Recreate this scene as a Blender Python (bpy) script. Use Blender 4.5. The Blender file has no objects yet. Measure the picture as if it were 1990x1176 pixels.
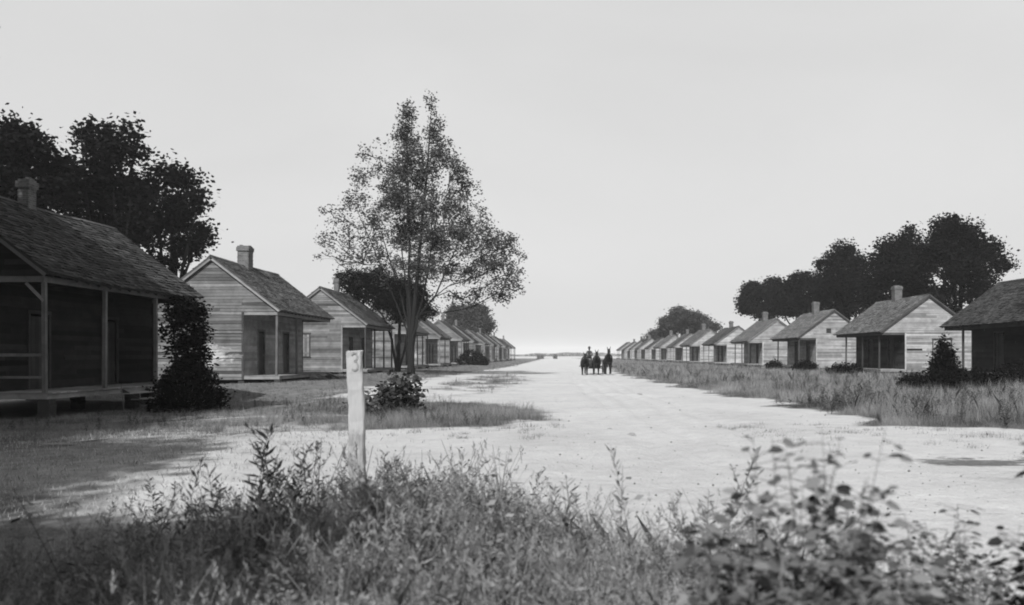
import bpy, math, random
import numpy as np
from mathutils import Vector, Matrix
PI = math.pi
R = math.radians
scene = bpy.context.scene
col = scene.collection

# ------------------------------------------------------------------ helpers
def tag(o, label=None, cat=None, group=None, kind=None):
    if label: o['label'] = label
    if cat: o['category'] = cat
    if group: o['group'] = group
    if kind: o['kind'] = kind
    return o

def empty(name, loc, rz=0.0):
    o = bpy.data.objects.new(name, None)
    o.empty_display_size = 0.3
    col.objects.link(o); o.location = loc; o.rotation_euler = (0, 0, rz)
    return o

def link_mesh(name, me, mat, parent=None):
    o = bpy.data.objects.new(name, me)
    col.objects.link(o)
    if mat is not None and not me.materials:
        for m in (mat if isinstance(mat, (list, tuple)) else [mat]): me.materials.append(m)
    if parent is not None: o.parent = parent
    return o

class MB:
    def __init__(s): s.v = []; s.f = []; s.t = []; s.m = []
    def face(s, pts, tone=0.5, mi=0):
        b = len(s.v); s.v.extend([tuple(p) for p in pts]); s.f.append(tuple(range(b, b+len(pts)))); s.t.append(tone); s.m.append(mi)
    def box(s, x0, x1, y0, y1, z0, z1, tone=0.5, mi=0, M=None):
        if x0 > x1: x0, x1 = x1, x0
        if y0 > y1: y0, y1 = y1, y0
        P = [(x0,y0,z0),(x1,y0,z0),(x1,y1,z0),(x0,y1,z0),(x0,y0,z1),(x1,y0,z1),(x1,y1,z1),(x0,y1,z1)]
        if M is not None: P = [tuple(M @ Vector(p)) for p in P]
        b = len(s.v); s.v.extend(P)
        for q in ((0,3,2,1),(4,5,6,7),(0,1,5,4),(1,2,6,5),(2,3,7,6),(3,0,4,7)):
            s.f.append(tuple(b+i for i in q)); s.t.append(tone); s.m.append(mi)
    def bar(s, a, b_, w, h, tone=0.5, mi=0):
        a = Vector(a); b_ = Vector(b_); d = b_-a; L = d.length
        if L < 1e-6: return
        q = d.to_track_quat('Y', 'Z').to_matrix().to_4x4()
        M = Matrix.Translation(a) @ q
        s.box(-w/2, w/2, 0, L, -h/2, h/2, tone, mi, M)
    def tube(s, pts, rad, n=6, tone=0.5, mi=0, cap=True):
        pts = [Vector(p) for p in pts]
        rings = []
        for i, p in enumerate(pts):
            d = (pts[min(i+1, len(pts)-1)] - pts[max(i-1, 0)])
            if d.length < 1e-6: d = Vector((0,0,1))
            d.normalize()
            a = d.cross(Vector((0.13,0.97,0.2))).normalized() if abs(d.y) < 0.9 else d.cross(Vector((1,0,0))).normalized()
            c = d.cross(a)
            b = len(s.v)
            for k in range(n):
                t = 2*PI*k/n
                s.v.append(tuple(p + (a*math.cos(t)+c*math.sin(t))*rad[i]))
            rings.append(b)
        for i in range(len(rings)-1):
            for k in range(n):
                s.f.append((rings[i]+k, rings[i]+(k+1)%n, rings[i+1]+(k+1)%n, rings[i+1]+k)); s.t.append(tone); s.m.append(mi)
        if cap:
            s.f.append(tuple(rings[0]+k for k in reversed(range(n)))); s.t.append(tone); s.m.append(mi)
            s.f.append(tuple(rings[-1]+k for k in range(n))); s.t.append(tone); s.m.append(mi)
    def mesh(s, name, smooth=False):
        me = bpy.data.meshes.new(name)
        me.from_pydata(s.v, [], s.f)
        at = me.attributes.new('tone', 'FLOAT', 'FACE')
        at.data.foreach_set('value', np.array(s.t, dtype=np.float32))
        me.polygons.foreach_set('material_index', np.array(s.m, dtype=np.int32))
        if smooth: me.polygons.foreach_set('use_smooth', np.ones(len(s.f), dtype=bool))
        me.update()
        return me
    def build(s, name, mat, parent=None, smooth=False):
        return link_mesh(name, s.mesh(name, smooth), mat, parent)

def mesh_np(name, V, F, tone=None, smooth=False):
    """V (N,3), F (M,k) all faces with k corners"""
    V = np.ascontiguousarray(V, dtype=np.float32); F = np.ascontiguousarray(F, dtype=np.int32)
    me = bpy.data.meshes.new(name)
    M, k = F.shape
    me.vertices.add(len(V)); me.vertices.foreach_set('co', V.ravel())
    me.loops.add(M*k); me.loops.foreach_set('vertex_index', F.ravel())
    me.polygons.add(M)
    me.polygons.foreach_set('loop_start', np.arange(0, M*k, k, dtype=np.int32))
    try: me.polygons.foreach_set('loop_total', np.full(M, k, dtype=np.int32))
    except Exception: pass
    if smooth: me.polygons.foreach_set('use_smooth', np.ones(M, dtype=bool))
    me.update(calc_edges=True)
    if tone is not None:
        at = me.attributes.new('tone', 'FLOAT', 'FACE')
        at.data.foreach_set('value', np.ascontiguousarray(tone, dtype=np.float32))
    return me

def ss(a, b, x):
    t = np.clip((np.asarray(x, dtype=float)-a)/(b-a), 0, 1)
    return t*t*(3-2*t)

# ------------------------------------------------------------------ terrain
def tz(x, y):
    x = np.asarray(x, dtype=float); y = np.asarray(y, dtype=float)
    z = -0.30*ss(-7.5, -12.5, x)*ss(17, 23, y)*(1-ss(33, 43, y))
    z = z - 0.12*ss(-6, -12, x)*(1-ss(17, 23, y))
    z = z + 0.10*ss(-9, -14, x)*ss(38, 44, y)*(1-ss(120, 200, y))
    z = z + 0.07*np.sin(x*0.45+1.3)*np.sin(y*0.31)*ss(7.5, 10, np.abs(x))*(1-ss(60,120,y))
    z = z + 0.05*ss(6.0, 8.0, x)*(1-ss(60,120,y))*ss(15,19,y)
    # cart ruts
    for c in (1.2, 1.9, 2.75, 3.4):
        z = z - 0.06*np.exp(-((x-c-0.35*np.sin(y*0.09)-.1*np.sin(y*.5))/0.15)**2)*ss(10, 14, y)
    z = z - 0.05*np.exp(-((x-6.6)/1.5)**2)*(np.exp(-((y-12.15)/.13)**2)+np.exp(-((y-12.7)/.13)**2))
    return z
def tzf(x, y): return float(tz(x, y))

def sandfn(X, Y):
    """1 = bare sand, 0 = turf"""
    xr = np.interp(Y, [15.6, 16.6, 18.3, 23, 33, 44, 73, 100, 170, 320, 420], [26, 11, 7.0, 7.4, 6.6, 5.9, 5.0, 6.0, 9.5, 9.5, 3.0])
    xl = np.interp(Y, [8, 14, 17, 18.5, 23, 27, 29, 33, 37, 48, 75, 110, 170, 320, 420], [-4.5, -6.5, -6.0, -0.9, -0.7, -1.6, -7.5, -9.0, -9.3, -9.3, -8.2, -7, -7, -7.5, -3.0])
    wob = 0.55*np.sin(Y*0.83+1.1*np.sin(X*0.9))+0.35*np.sin(Y*2.1+X*1.7)+0.25*np.sin(Y*4.3-X*2.2)
    Y = Y+(0.7*np.sin(X*.55+1)+.35*np.sin(X*1.6))*ss(13, 15, Y)*(1-ss(20, 26, Y))*ss(2, 6, X)
    Y = Y+(0.45*np.sin(X*.9+2)+.3*np.sin(X*2.3)+.15*np.sin(X*5.1))*ss(14, 16, Y)*(1-ss(20, 23, Y))*ss(-9, -6, X)*(1-ss(0, 2, X))
    X = X+wob*np.clip(Y/30, .4, 1)
    s = ss(-0.5, 0.5, xr-X)*ss(-0.9, 0.9, X-xl)
    nl = np.interp(X/np.maximum(Y, .5), [-.6, -.2, .05, .25, .5], [7.5, 7.2, 6.0, 4.2, 3.6])
    s = s*ss(-0.8, 1.0, Y-nl)*(1-ss(380, 460, Y))
    # grass island on the shoulder beside the houses
    isl = np.exp(-(((X+4.6)/2.6)**2+((Y-50)/19.0)**2)**1.5)
    s = s*(1-0.85*isl*(.25+.75*ss(-.35, .25, np.sin(X*1.9+np.sin(Y*.5)*1.5)*np.sin(Y*.42+X*.8))))
    # narrow bare strip in front of the shaded cabin
    strip = np.exp(-((Y-21.6-0.05*(X+9))/0.38)**2)*ss(-13.5, -10, X)*(1-ss(-6.0, -5.0, X))
    s = np.maximum(s, 0.75*strip)
    # thin yard: half worn
    yard = ss(8.0, 10.5, Y)*(1-ss(18, 20.5, Y))*ss(-26, -5, X)*(1-ss(-6,-4,X))
    s = np.maximum(s, 0.62*yard*(.35+.65*ss(-12, -4.5, X)))
    bare = ss(16,20,Y)*(1-ss(30,60,Y))*ss(-16,-10,X)*(1-ss(-6.5,-5.5,X))*0.30
    s = np.maximum(s, bare)
    s = np.maximum(s, .75*ss(330, 420, Y))
    # wheel-track on the right, in front of the row
    return np.clip(s, 0, 1)

# ------------------------------------------------------------------ materials (all neutral greys: monochrome film)
def g(v): return (v, v, v, 1.0)
def new_mat(name):
    m = bpy.data.materials.new(name); m.use_nodes = True
    nt = m.node_tree; nt.nodes.clear()
    out = nt.nodes.new('ShaderNodeOutputMaterial')
    bs = nt.nodes.new('ShaderNodeBsdfPrincipled')
    nt.links.new(bs.outputs[0], out.inputs[0])
    bs.inputs['Specular IOR Level'].default_value = 0.06
    return m, nt, bs, out
def nd(nt, t, **kw):
    n = nt.nodes.new(t)
    for k, v in kw.items(): setattr(n, k, v)
    return n
def math_(nt, op, a, b=None, c=None, clamp=False):
    n = nt.nodes.new('ShaderNodeMath'); n.operation = op; n.use_clamp = clamp
    for i, x in enumerate((a, b, c)):
        if x is None: continue
        if isinstance(x, (int, float)): n.inputs[i].default_value = x
        else: nt.links.new(x, n.inputs[i])
    return n.outputs[0]
def noise(nt, scale, detail=4, rough=0.6, vec=None, dist=0.0):
    n = nd(nt, 'ShaderNodeTexNoise'); n.inputs['Scale'].default_value = scale
    n.inputs['Detail'].default_value = detail; n.inputs['Roughness'].default_value = rough; n.inputs['Distortion'].default_value = dist
    if vec is not None: nt.links.new(vec, n.inputs['Vector'])
    return n.outputs[0]
def coords(nt, scale=(1,1,1), kind='Object'):
    tc = nd(nt, 'ShaderNodeTexCoord'); mp = nd(nt, 'ShaderNodeMapping'); mp.inputs['Scale'].default_value = scale
    nt.links.new(tc.outputs[kind], mp.inputs['Vector']); return mp.outputs[0]
def attr(nt, name):
    a = nd(nt, 'ShaderNodeAttribute'); a.attribute_name = name; return a.outputs['Fac']
def rnd(nt): return nd(nt, 'ShaderNodeObjectInfo').outputs['Random']
def setcol(nt, bs, val):
    c = nd(nt, 'ShaderNodeCombineColor')
    for i in range(3): nt.links.new(val, c.inputs[i])
    nt.links.new(c.outputs[0], bs.inputs['Base Color'])
def bump(nt, bs, h, strength=0.4, dist=0.02):
    b = nd(nt, 'ShaderNodeBump'); b.inputs['Strength'].default_value = strength; b.inputs['Distance'].default_value = dist
    nt.links.new(h, b.inputs['Height']); nt.links.new(b.outputs[0], bs.inputs['Normal'])

def wood(name, base, tonevar=0.62, stain=0.45, grain=(1.2, 1.2, 22), patch=False, rough=0.85):
    m, nt, bs, out = new_mat(name)
    v = coords(nt, grain); n1 = noise(nt, 2.0, 5, 0.65, v)
    v2 = coords(nt, (1,1,1)); n2 = noise(nt, 0.9, 4, 0.6, v2, 0.6)
    t = attr(nt, 'tone')
    x = math_(nt, 'MULTIPLY_ADD', n1, 0.5, 0.75)
    y = math_(nt, 'MULTIPLY_ADD', t, tonevar*2, 1-tonevar)
    z = math_(nt, 'MULTIPLY_ADD', n2, stain*2, 1-stain)
    r = math_(nt, 'MULTIPLY_ADD', rnd(nt), 0.3, 0.85)
    c = math_(nt, 'MULTIPLY', math_(nt, 'MULTIPLY', x, y), math_(nt, 'MULTIPLY', z, r))
    drip = noise(nt, 1.3, 5, .7, coords(nt, (1.0, 1.0, 1.3)), .6)
    c = math_(nt, 'MULTIPLY', c, math_(nt, 'MULTIPLY_ADD', drip, 1.3, .35))
    c = math_(nt, 'MULTIPLY', c, base)
    if patch:  # flaking whitewash left on the lower boards of the gable
        vp = coords(nt, (1,1,1)); npn = noise(nt, 1.7, 6, 0.7, coords(nt, (1, 1, 2.2)), 0.8)
        sep = nd(nt, 'ShaderNodeSeparateXYZ'); nt.links.new(nd(nt, 'ShaderNodeTexCoord').outputs['Object'], sep.inputs[0])
        dx = math_(nt, 'ABSOLUTE', math_(nt, 'ADD', sep.outputs[0], 3.55))
        dz = math_(nt, 'ABSOLUTE', math_(nt, 'SUBTRACT', sep.outputs[2], 1.55))
        d = math_(nt, 'ADD', math_(nt, 'MULTIPLY', dx, 0.50), math_(nt, 'MULTIPLY', dz, 0.95))
        k = math_(nt, 'SUBTRACT', math_(nt, 'MULTIPLY_ADD', npn, 2.2, -0.38), d)
        k = math_(nt, 'MULTIPLY', k, 2.6, clamp=True)
        c = math_(nt, 'ADD', math_(nt, 'MULTIPLY', c, math_(nt, 'SUBTRACT', 1.0, k)), math_(nt, 'MULTIPLY', k, 0.30))
    setcol(nt, bs, c); bs.inputs['Roughness'].default_value = rough
    bump(nt, bs, n1, 0.5, 0.01)
    return m

def simple(name, base, var=0.3, scale=4.0, rough=0.9, bs_=0.3, bd=0.02, tonevar=0.0):
    m, nt, bs, out = new_mat(name)
    n1 = noise(nt, scale, 6, 0.65, coords(nt))
    c = math_(nt, 'MULTIPLY', math_(nt, 'MULTIPLY_ADD', n1, var*2, 1-var), base)
    if tonevar: c = math_(nt, 'MULTIPLY', c, math_(nt, 'MULTIPLY_ADD', attr(nt, 'tone'), tonevar*2, 1-tonevar))
    setcol(nt, bs, c); bs.inputs['Roughness'].default_value = rough
    bump(nt, bs, n1, bs_, bd)
    return m

def leafmat(name, base, var=0.5, trans=0.3, rough=0.7):
    m, nt, bs, out = new_mat(name)
    c = math_(nt, 'MULTIPLY', math_(nt, 'MULTIPLY_ADD', attr(nt, 'tone'), var*2, 1-var), base)
    setcol(nt, bs, c); bs.inputs['Roughness'].default_value = rough
    bs.inputs['Specular IOR Level'].default_value = 0.0 if base < .03 else 0.12
    tr = nd(nt, 'ShaderNodeBsdfTranslucent'); mx = nd(nt, 'ShaderNodeMixShader'); mx.inputs[0].default_value = trans
    cc = nd(nt, 'ShaderNodeCombineColor')
    for i in range(3): nt.links.new(c, cc.inputs[i])
    nt.links.new(cc.outputs[0], tr.inputs[0])
    nt.links.new(bs.outputs[0], mx.inputs[1]); nt.links.new(tr.outputs[0], mx.inputs[2]); nt.links.new(mx.outputs[0], out.inputs[0])
    return m

def ground_mat():
    m, nt, bs, out = new_mat('ground_soil')
    v = coords(nt)
    big = noise(nt, 0.35, 5, 0.6, v, 0.5); mid = noise(nt, 2.2, 6, 0.7, v); fine = noise(nt, 22, 4, 0.7, v)
    s = attr(nt, 'sand')
    k = math_(nt, 'ADD', s, math_(nt, 'MULTIPLY_ADD', mid, 0.9, -0.45))
    k = math_(nt, 'ADD', k, math_(nt, 'MULTIPLY_ADD', big, 0.5, -0.25))
    k = math_(nt, 'MULTIPLY_ADD', k, 1.6, -0.3, clamp=True)
    sand = math_(nt, 'MULTIPLY', math_(nt, 'MULTIPLY_ADD', fine, 0.45, 0.78), math_(nt, 'MULTIPLY', math_(nt, 'MULTIPLY_ADD', mid, 0.5, 0.75), math_(nt, 'MULTIPLY_ADD', big, 0.16, 0.245)))
    turf = math_(nt, 'MULTIPLY', math_(nt, 'MULTIPLY_ADD', fine, 1.0, 0.5), math_(nt, 'MULTIPLY', math_(nt, 'MULTIPLY_ADD', mid, 1.2, 0.4), 0.10))
    c = math_(nt, 'ADD', math_(nt, 'MULTIPLY', sand, k), math_(nt, 'MULTIPLY', turf, math_(nt, 'SUBTRACT', 1.0, k)))
    mud = attr(nt, 'mud'); mudn = noise(nt, 3.2, 6, .75, coords(nt, (.8, 2.2, 1)))
    mk = math_(nt, 'MULTIPLY', math_(nt, 'SUBTRACT', math_(nt, 'MULTIPLY_ADD', mudn, 2.0, mud), 1.45), 3.0, clamp=True)
    mk = math_(nt, 'MULTIPLY', mk, math_(nt, 'MULTIPLY', mud, 3.0, clamp=True))
    c = math_(nt, 'MULTIPLY', c, math_(nt, 'MULTIPLY_ADD', mk, -0.72, 1.0))
    setcol(nt, bs, c); bs.inputs['Roughness'].default_value = 0.95; bs.inputs['Specular IOR Level'].default_value = 0.1
    med = noise(nt, 7, 4, .65, v)
    h = math_(nt, 'ADD', math_(nt, 'ADD', mid, math_(nt, 'MULTIPLY', med, .5)), math_(nt, 'MULTIPLY', fine, 0.35))
    bump(nt, bs, h, 1.0, 0.09)
    return m

M_ground = ground_mat()
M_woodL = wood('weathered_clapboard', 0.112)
M_woodL1 = wood('shade_dark_clapboard', 0.02)  # porch shade put into the colour; also serves a dark painted front
M_woodPatch = wood('limewashed_clapboard', 0.105, patch=True)
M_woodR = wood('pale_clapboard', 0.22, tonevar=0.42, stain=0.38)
M_front = wood('porch_wall_boards', 0.19, tonevar=0.3)
M_trim = wood('pale_trim', 0.165, tonevar=0.2)
M_steptread = wood('worn_step_boards', 0.30)
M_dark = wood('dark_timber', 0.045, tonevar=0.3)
M_post = wood('grey_timber', 0.10, tonevar=0.2, grain=(14, 14, 1.2))
M_floor = wood('porch_boards', 0.17, tonevar=0.35, grain=(1.5, 18, 6))
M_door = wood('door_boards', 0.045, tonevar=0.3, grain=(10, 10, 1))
M_doorpale = wood('pale_door_boards', 0.27, tonevar=0.3, grain=(10, 10, 1))
def shingle(name, base): return wood(name, base, tonevar=0.55, stain=0.4, grain=(5, 5, 5))
M_roof1 = shingle('shade_dark_shingles', 0.038)  # darker than the other roofs: tree shade partly put into the colour
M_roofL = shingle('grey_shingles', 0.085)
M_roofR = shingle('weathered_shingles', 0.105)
M_brick = None
def brick_mat():
    m, nt, bs, out = new_mat('chimney_brick')
    v = coords(nt, (1,1,1)); b = nd(nt, 'ShaderNodeTexBrick'); 
    mp = nd(nt, 'ShaderNodeCombineXYZ'); sep = nd(nt, 'ShaderNodeSeparateXYZ'); nt.links.new(v, sep.inputs[0])
    nt.links.new(math_(nt, 'ADD', sep.outputs[0], sep.outputs[1]), mp.inputs[0]); nt.links.new(sep.outputs[2], mp.inputs[1])
    nt.links.new(mp.outputs[0], b.inputs['Vector'])
    b.inputs['Scale'].default_value = 1.0; b.inputs['Brick Width'].default_value = 0.21; b.inputs['Row Height'].default_value = 0.075
    b.inputs['Mortar Size'].default_value = 0.008
    b.inputs['Color1'].default_value = g(0.07); b.inputs['Color2'].default_value = g(0.11); b.inputs['Mortar'].default_value = g(0.15)
    n = noise(nt, 3.0, 5, 0.7, v)
    mx = nd(nt, 'ShaderNodeMixRGB', blend_type='MULTIPLY'); mx.inputs[0].default_value = 1.0
    nt.links.new(b.outputs['Color'], mx.inputs[1])
    cc = nd(nt, 'ShaderNodeCombineColor'); q = math_(nt, 'MULTIPLY_ADD', n, 1.2, 0.4)
    for i in range(3): nt.links.new(q, cc.inputs[i])
    nt.links.new(cc.outputs[0], mx.inputs[2]); nt.links.new(mx.outputs[0], bs.inputs['Base Color'])
    bs.inputs['Roughness'].default_value = 0.95
    bump(nt, bs, n, 0.5, 0.02)
    return m
M_brick = brick_mat()
M_bark = simple('bark', 0.014, 0.4, 6.0, 0.95, 0.6, 0.03)
M_barkp = simple('pale_bark', 0.12, 0.4, 5.0, 0.95, 0.5, 0.02)
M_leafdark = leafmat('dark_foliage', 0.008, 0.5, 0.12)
M_leafairy = leafmat('airy_foliage', 0.065, 0.5, 0.3)
M_leafmid = leafmat('tree_foliage', 0.035, 0.5, 0.2)
M_leaffar = leafmat('hazed_far_foliage', 0.14, 0.4, 0.2)  # paler than near leaves: distance haze put into the colour
M_leafbush = leafmat('bush_foliage', 0.07, 0.6, 0.2)
M_leafweed = leafmat('weed_foliage', 0.155, 0.6, 0.3)
M_leafbroad = leafmat('broad_leaves', 0.105, 0.9, 0.25, 0.5)
M_stem = simple('stems', 0.14, 0.3, 8.0)
M_grass = leafmat('dry_grass', 0.155, 0.8, 0.3)
M_grassn = leafmat('near_grass', 0.31, 0.6, 0.35)
M_hide = simple('mule_hide', 0.014, 0.3, 5.0, 0.6)
M_leather = simple('harness_leather', 0.03, 0.3, 9.0, 0.5)
M_felt = simple('hat_felt', 0.04, 0.2, 9.0)
M_skin = simple('skin', 0.10, 0.1, 9.0, 0.6, 0.1)
M_shirt = simple('shirt_cloth', 0.035, 0.2, 9.0)
M_jean = simple('trouser_cloth', 0.025, 0.2, 9.0)
M_stone = simple('stone', 0.18, 0.3, 8.0)
M_pebble = simple('pebble', 0.13, 0.3, 8.0)
M_pier = simple('pier_brick', 0.04, .4, 6.0)  # brick darkened, with the shade under the floor put into its colour
M_iron = simple('iron', 0.05, 0.2, 8.0, 0.5)
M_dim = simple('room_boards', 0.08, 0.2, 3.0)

# ------------------------------------------------------------------ ground
def graded(lo, hi, segs):
    """segs: list of (limit, step)"""
    out = [lo]
    x = lo
    for lim, st in segs:
        while x < lim - 1e-6:
            x = min(lim, x+st); out.append(x)
    return np.array(out)
gx = graded(-2500, 2500, [(-600, 300), (-120, 40), (-40, 5), (-18, 0.8), (12, 0.22), (30, 0.8), (60, 3), (150, 12), (600, 50), (2500, 300)])
gy = graded(-60, 3000, [(-5, 5), (2, 1), (26, 0.22), (60, 0.5), (120, 1.5), (320, 5), (800, 30), (3000, 200)])
GX, GY = np.meshgrid(gx, gy)
GZ = tz(GX, GY)
nx, ny = len(gx), len(gy)
idx = np.arange(nx*ny).reshape(ny, nx)
F = np.stack([idx[:-1,:-1].ravel(), idx[:-1,1:].ravel(), idx[1:,1:].ravel(), idx[1:,:-1].ravel()], 1)
me = mesh_np('ground', np.stack([GX.ravel(), GY.ravel(), GZ.ravel()], 1), F, None, True)
S = sandfn(GX, GY).ravel()
def mudfn(X, Y):
    return np.exp(-(((X-6.2)/1.15)**2+((Y-12.4+0.05*(X-6))/0.62)**2))+0.6*np.exp(-(((X-8.0)/0.9)**2+((Y-12.9)/0.5)**2))
at = me.attributes.new('sand', 'FLOAT', 'POINT'); at.data.foreach_set('value', S.astype(np.float32))
at = me.attributes.new('mud', 'FLOAT', 'POINT'); at.data.foreach_set('value', mudfn(GX, GY).ravel().astype(np.float32))
gr = link_mesh('ground', me, M_ground); tag(gr, kind='structure')

# the dirt road: a sheet just above the ground, its soil carrying the same sand values so its edge melts into the yards
ry = graded(17.5, 340, [(60, 0.5), (120, 1.5), (340, 5)])
rt = np.linspace(0, 1, 40)
xlr = np.interp(ry, [17, 23, 27, 33, 48, 75, 110, 170, 320, 340], [0.6, 0.9, 0.3, -0.5, -0.3, -4.5, -5.5, -6, -6, -5])
xrr = np.interp(ry, [17, 23, 33, 44, 73, 100, 170, 320, 340], [6.0, 6.4, 5.6, 4.9, 4.1, 5.0, 8.5, 8.5, 7])
RX = xlr[:,None]+(xrr-xlr)[:,None]*rt[None,:]; RY = np.repeat(ry[:,None], 40, 1)
edge_ = np.minimum(np.minimum(rt, 1-rt)[None,:]*8, (RY-17.5)/2.0); edge_ = np.minimum(edge_, 1)
RZ = tz(RX, RY)-0.03+0.036*edge_
idx = np.arange(RX.size).reshape(RX.shape)
F = np.stack([idx[:-1,:-1].ravel(), idx[:-1,1:].ravel(), idx[1:,1:].ravel(), idx[1:,:-1].ravel()], 1)
me = mesh_np('dirt_road', np.stack([RX.ravel(), RY.ravel(), RZ.ravel()], 1), F, None, True)
at = me.attributes.new('sand', 'FLOAT', 'POINT'); at.data.foreach_set('value', sandfn(RX, RY).ravel().astype(np.float32))
at = me.attributes.new('mud', 'FLOAT', 'POINT'); at.data.foreach_set('value', np.zeros(RX.size, dtype=np.float32))
tag(link_mesh('dirt_road', me, M_ground), kind='structure')

# ------------------------------------------------------------------ houses
def clap(mb, P, rng, z0, z1, rs, holes=(), course=0.165, tonebase=0.5, var=0.45, miss=0.0, out=0.022):
    """P(s,z,o)->point at s along the wall, height z, o outward; rng(z)->(s0,s1)"""
    z = z0
    while z < z1-0.01:
        zt = min(z+course, z1)
        a0, b0 = rng(z); a1, b1 = rng(zt)
        zm = (z+zt)/2
        cuts = []
        for h in holes:
            if h[2]-0.02 < zm < h[3]+0.02: cuts.append((h[0], h[1]))
        # board joints
        js = []
        s = min(a0, a1)+rs.uniform(0.8, 4.2)
        while s < max(b0, b1): js.append(s); s += rs.uniform(2.2, 4.6)
        pts = [None]+sorted(js+[c for k in cuts for c in k])+[None]
        ctone = rs.random()
        last = 0
        for i in range(len(pts)-1):
            p, q = pts[i], pts[i+1]
            sb0 = a0 if p is None else max(p, a0); st0 = a1 if p is None else max(p, a1)
            sb1 = b0 if q is None else min(q, b0); st1 = b1 if q is None else min(q, b1)
            if sb1-sb0 < 0.01 and st1-st0 < 0.01: continue
            sb1 = max(sb0, sb1); st1 = max(st0, st1)
            mid = ((p if p is not None else sb0)+(q if q is not None else sb1))/2
            if any(c[0] <= mid <= c[1] for c in cuts): continue
            if rs.random() < miss: continue
            t = min(1, max(0, tonebase + (0.6*(ctone-0.5)+0.7*(rs.random()-0.5))*var*2))
            sag = rs.uniform(-0.018, 0.018)
            o1 = out+rs.uniform(-0.004, 0.008)+(rs.uniform(.01, .03) if rs.random() < .12 else 0)
            mb.face([P(sb0, z+sag, o1), P(sb1, z-sag, o1), P(st1, zt+0.012, 0.004), P(st0, zt+0.012, 0.004)], t)
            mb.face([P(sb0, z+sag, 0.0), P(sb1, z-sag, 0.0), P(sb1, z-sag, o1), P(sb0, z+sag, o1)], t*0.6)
        z = zt

def shingles(mb, P, L, S, rs, step=0.19, wid=0.17, tones=0.5, rough=1.0):
    """P(v, s, h): v along the ridge 0..L, s down the slope 0..S, h above it"""
    n = int(S/step)
    for i in range(n+1):
        s1 = S-i*step; s0 = max(0, s1-step-0.05)
        v = 0.0; ct = rs.random()*0.3
        while v < L:
            w = wid*rs.uniform(0.6, 1.5); v2 = min(L, v+w)
            e = s1+rs.uniform(-0.02, 0.02)*rough
            lift = 0.020+rs.random()**3*0.035*rough
            t = min(1, max(0, tones+ct-0.15+(rs.random()-0.5)*0.9))
            mb.face([P(v, s0, 0.004), P(v2-0.006, s0, 0.004), P(v2-0.006, e, lift), P(v, e, lift+rs.uniform(0, 0.008))], t)
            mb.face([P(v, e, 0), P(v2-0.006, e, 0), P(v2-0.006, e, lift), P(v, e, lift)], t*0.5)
            v = v2

def planks_y(mb, x0, x1, y0, y1, z0, z1, n, rs, gap=0.012):
    w = (y1-y0)/n
    for i in range(n):
        mb.box(x0+rs.uniform(0, .03), x1-rs.uniform(0, .03), y0+i*w, y0+(i+1)*w-gap, z0, z1+rs.uniform(-.006, .006), rs.random())

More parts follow.
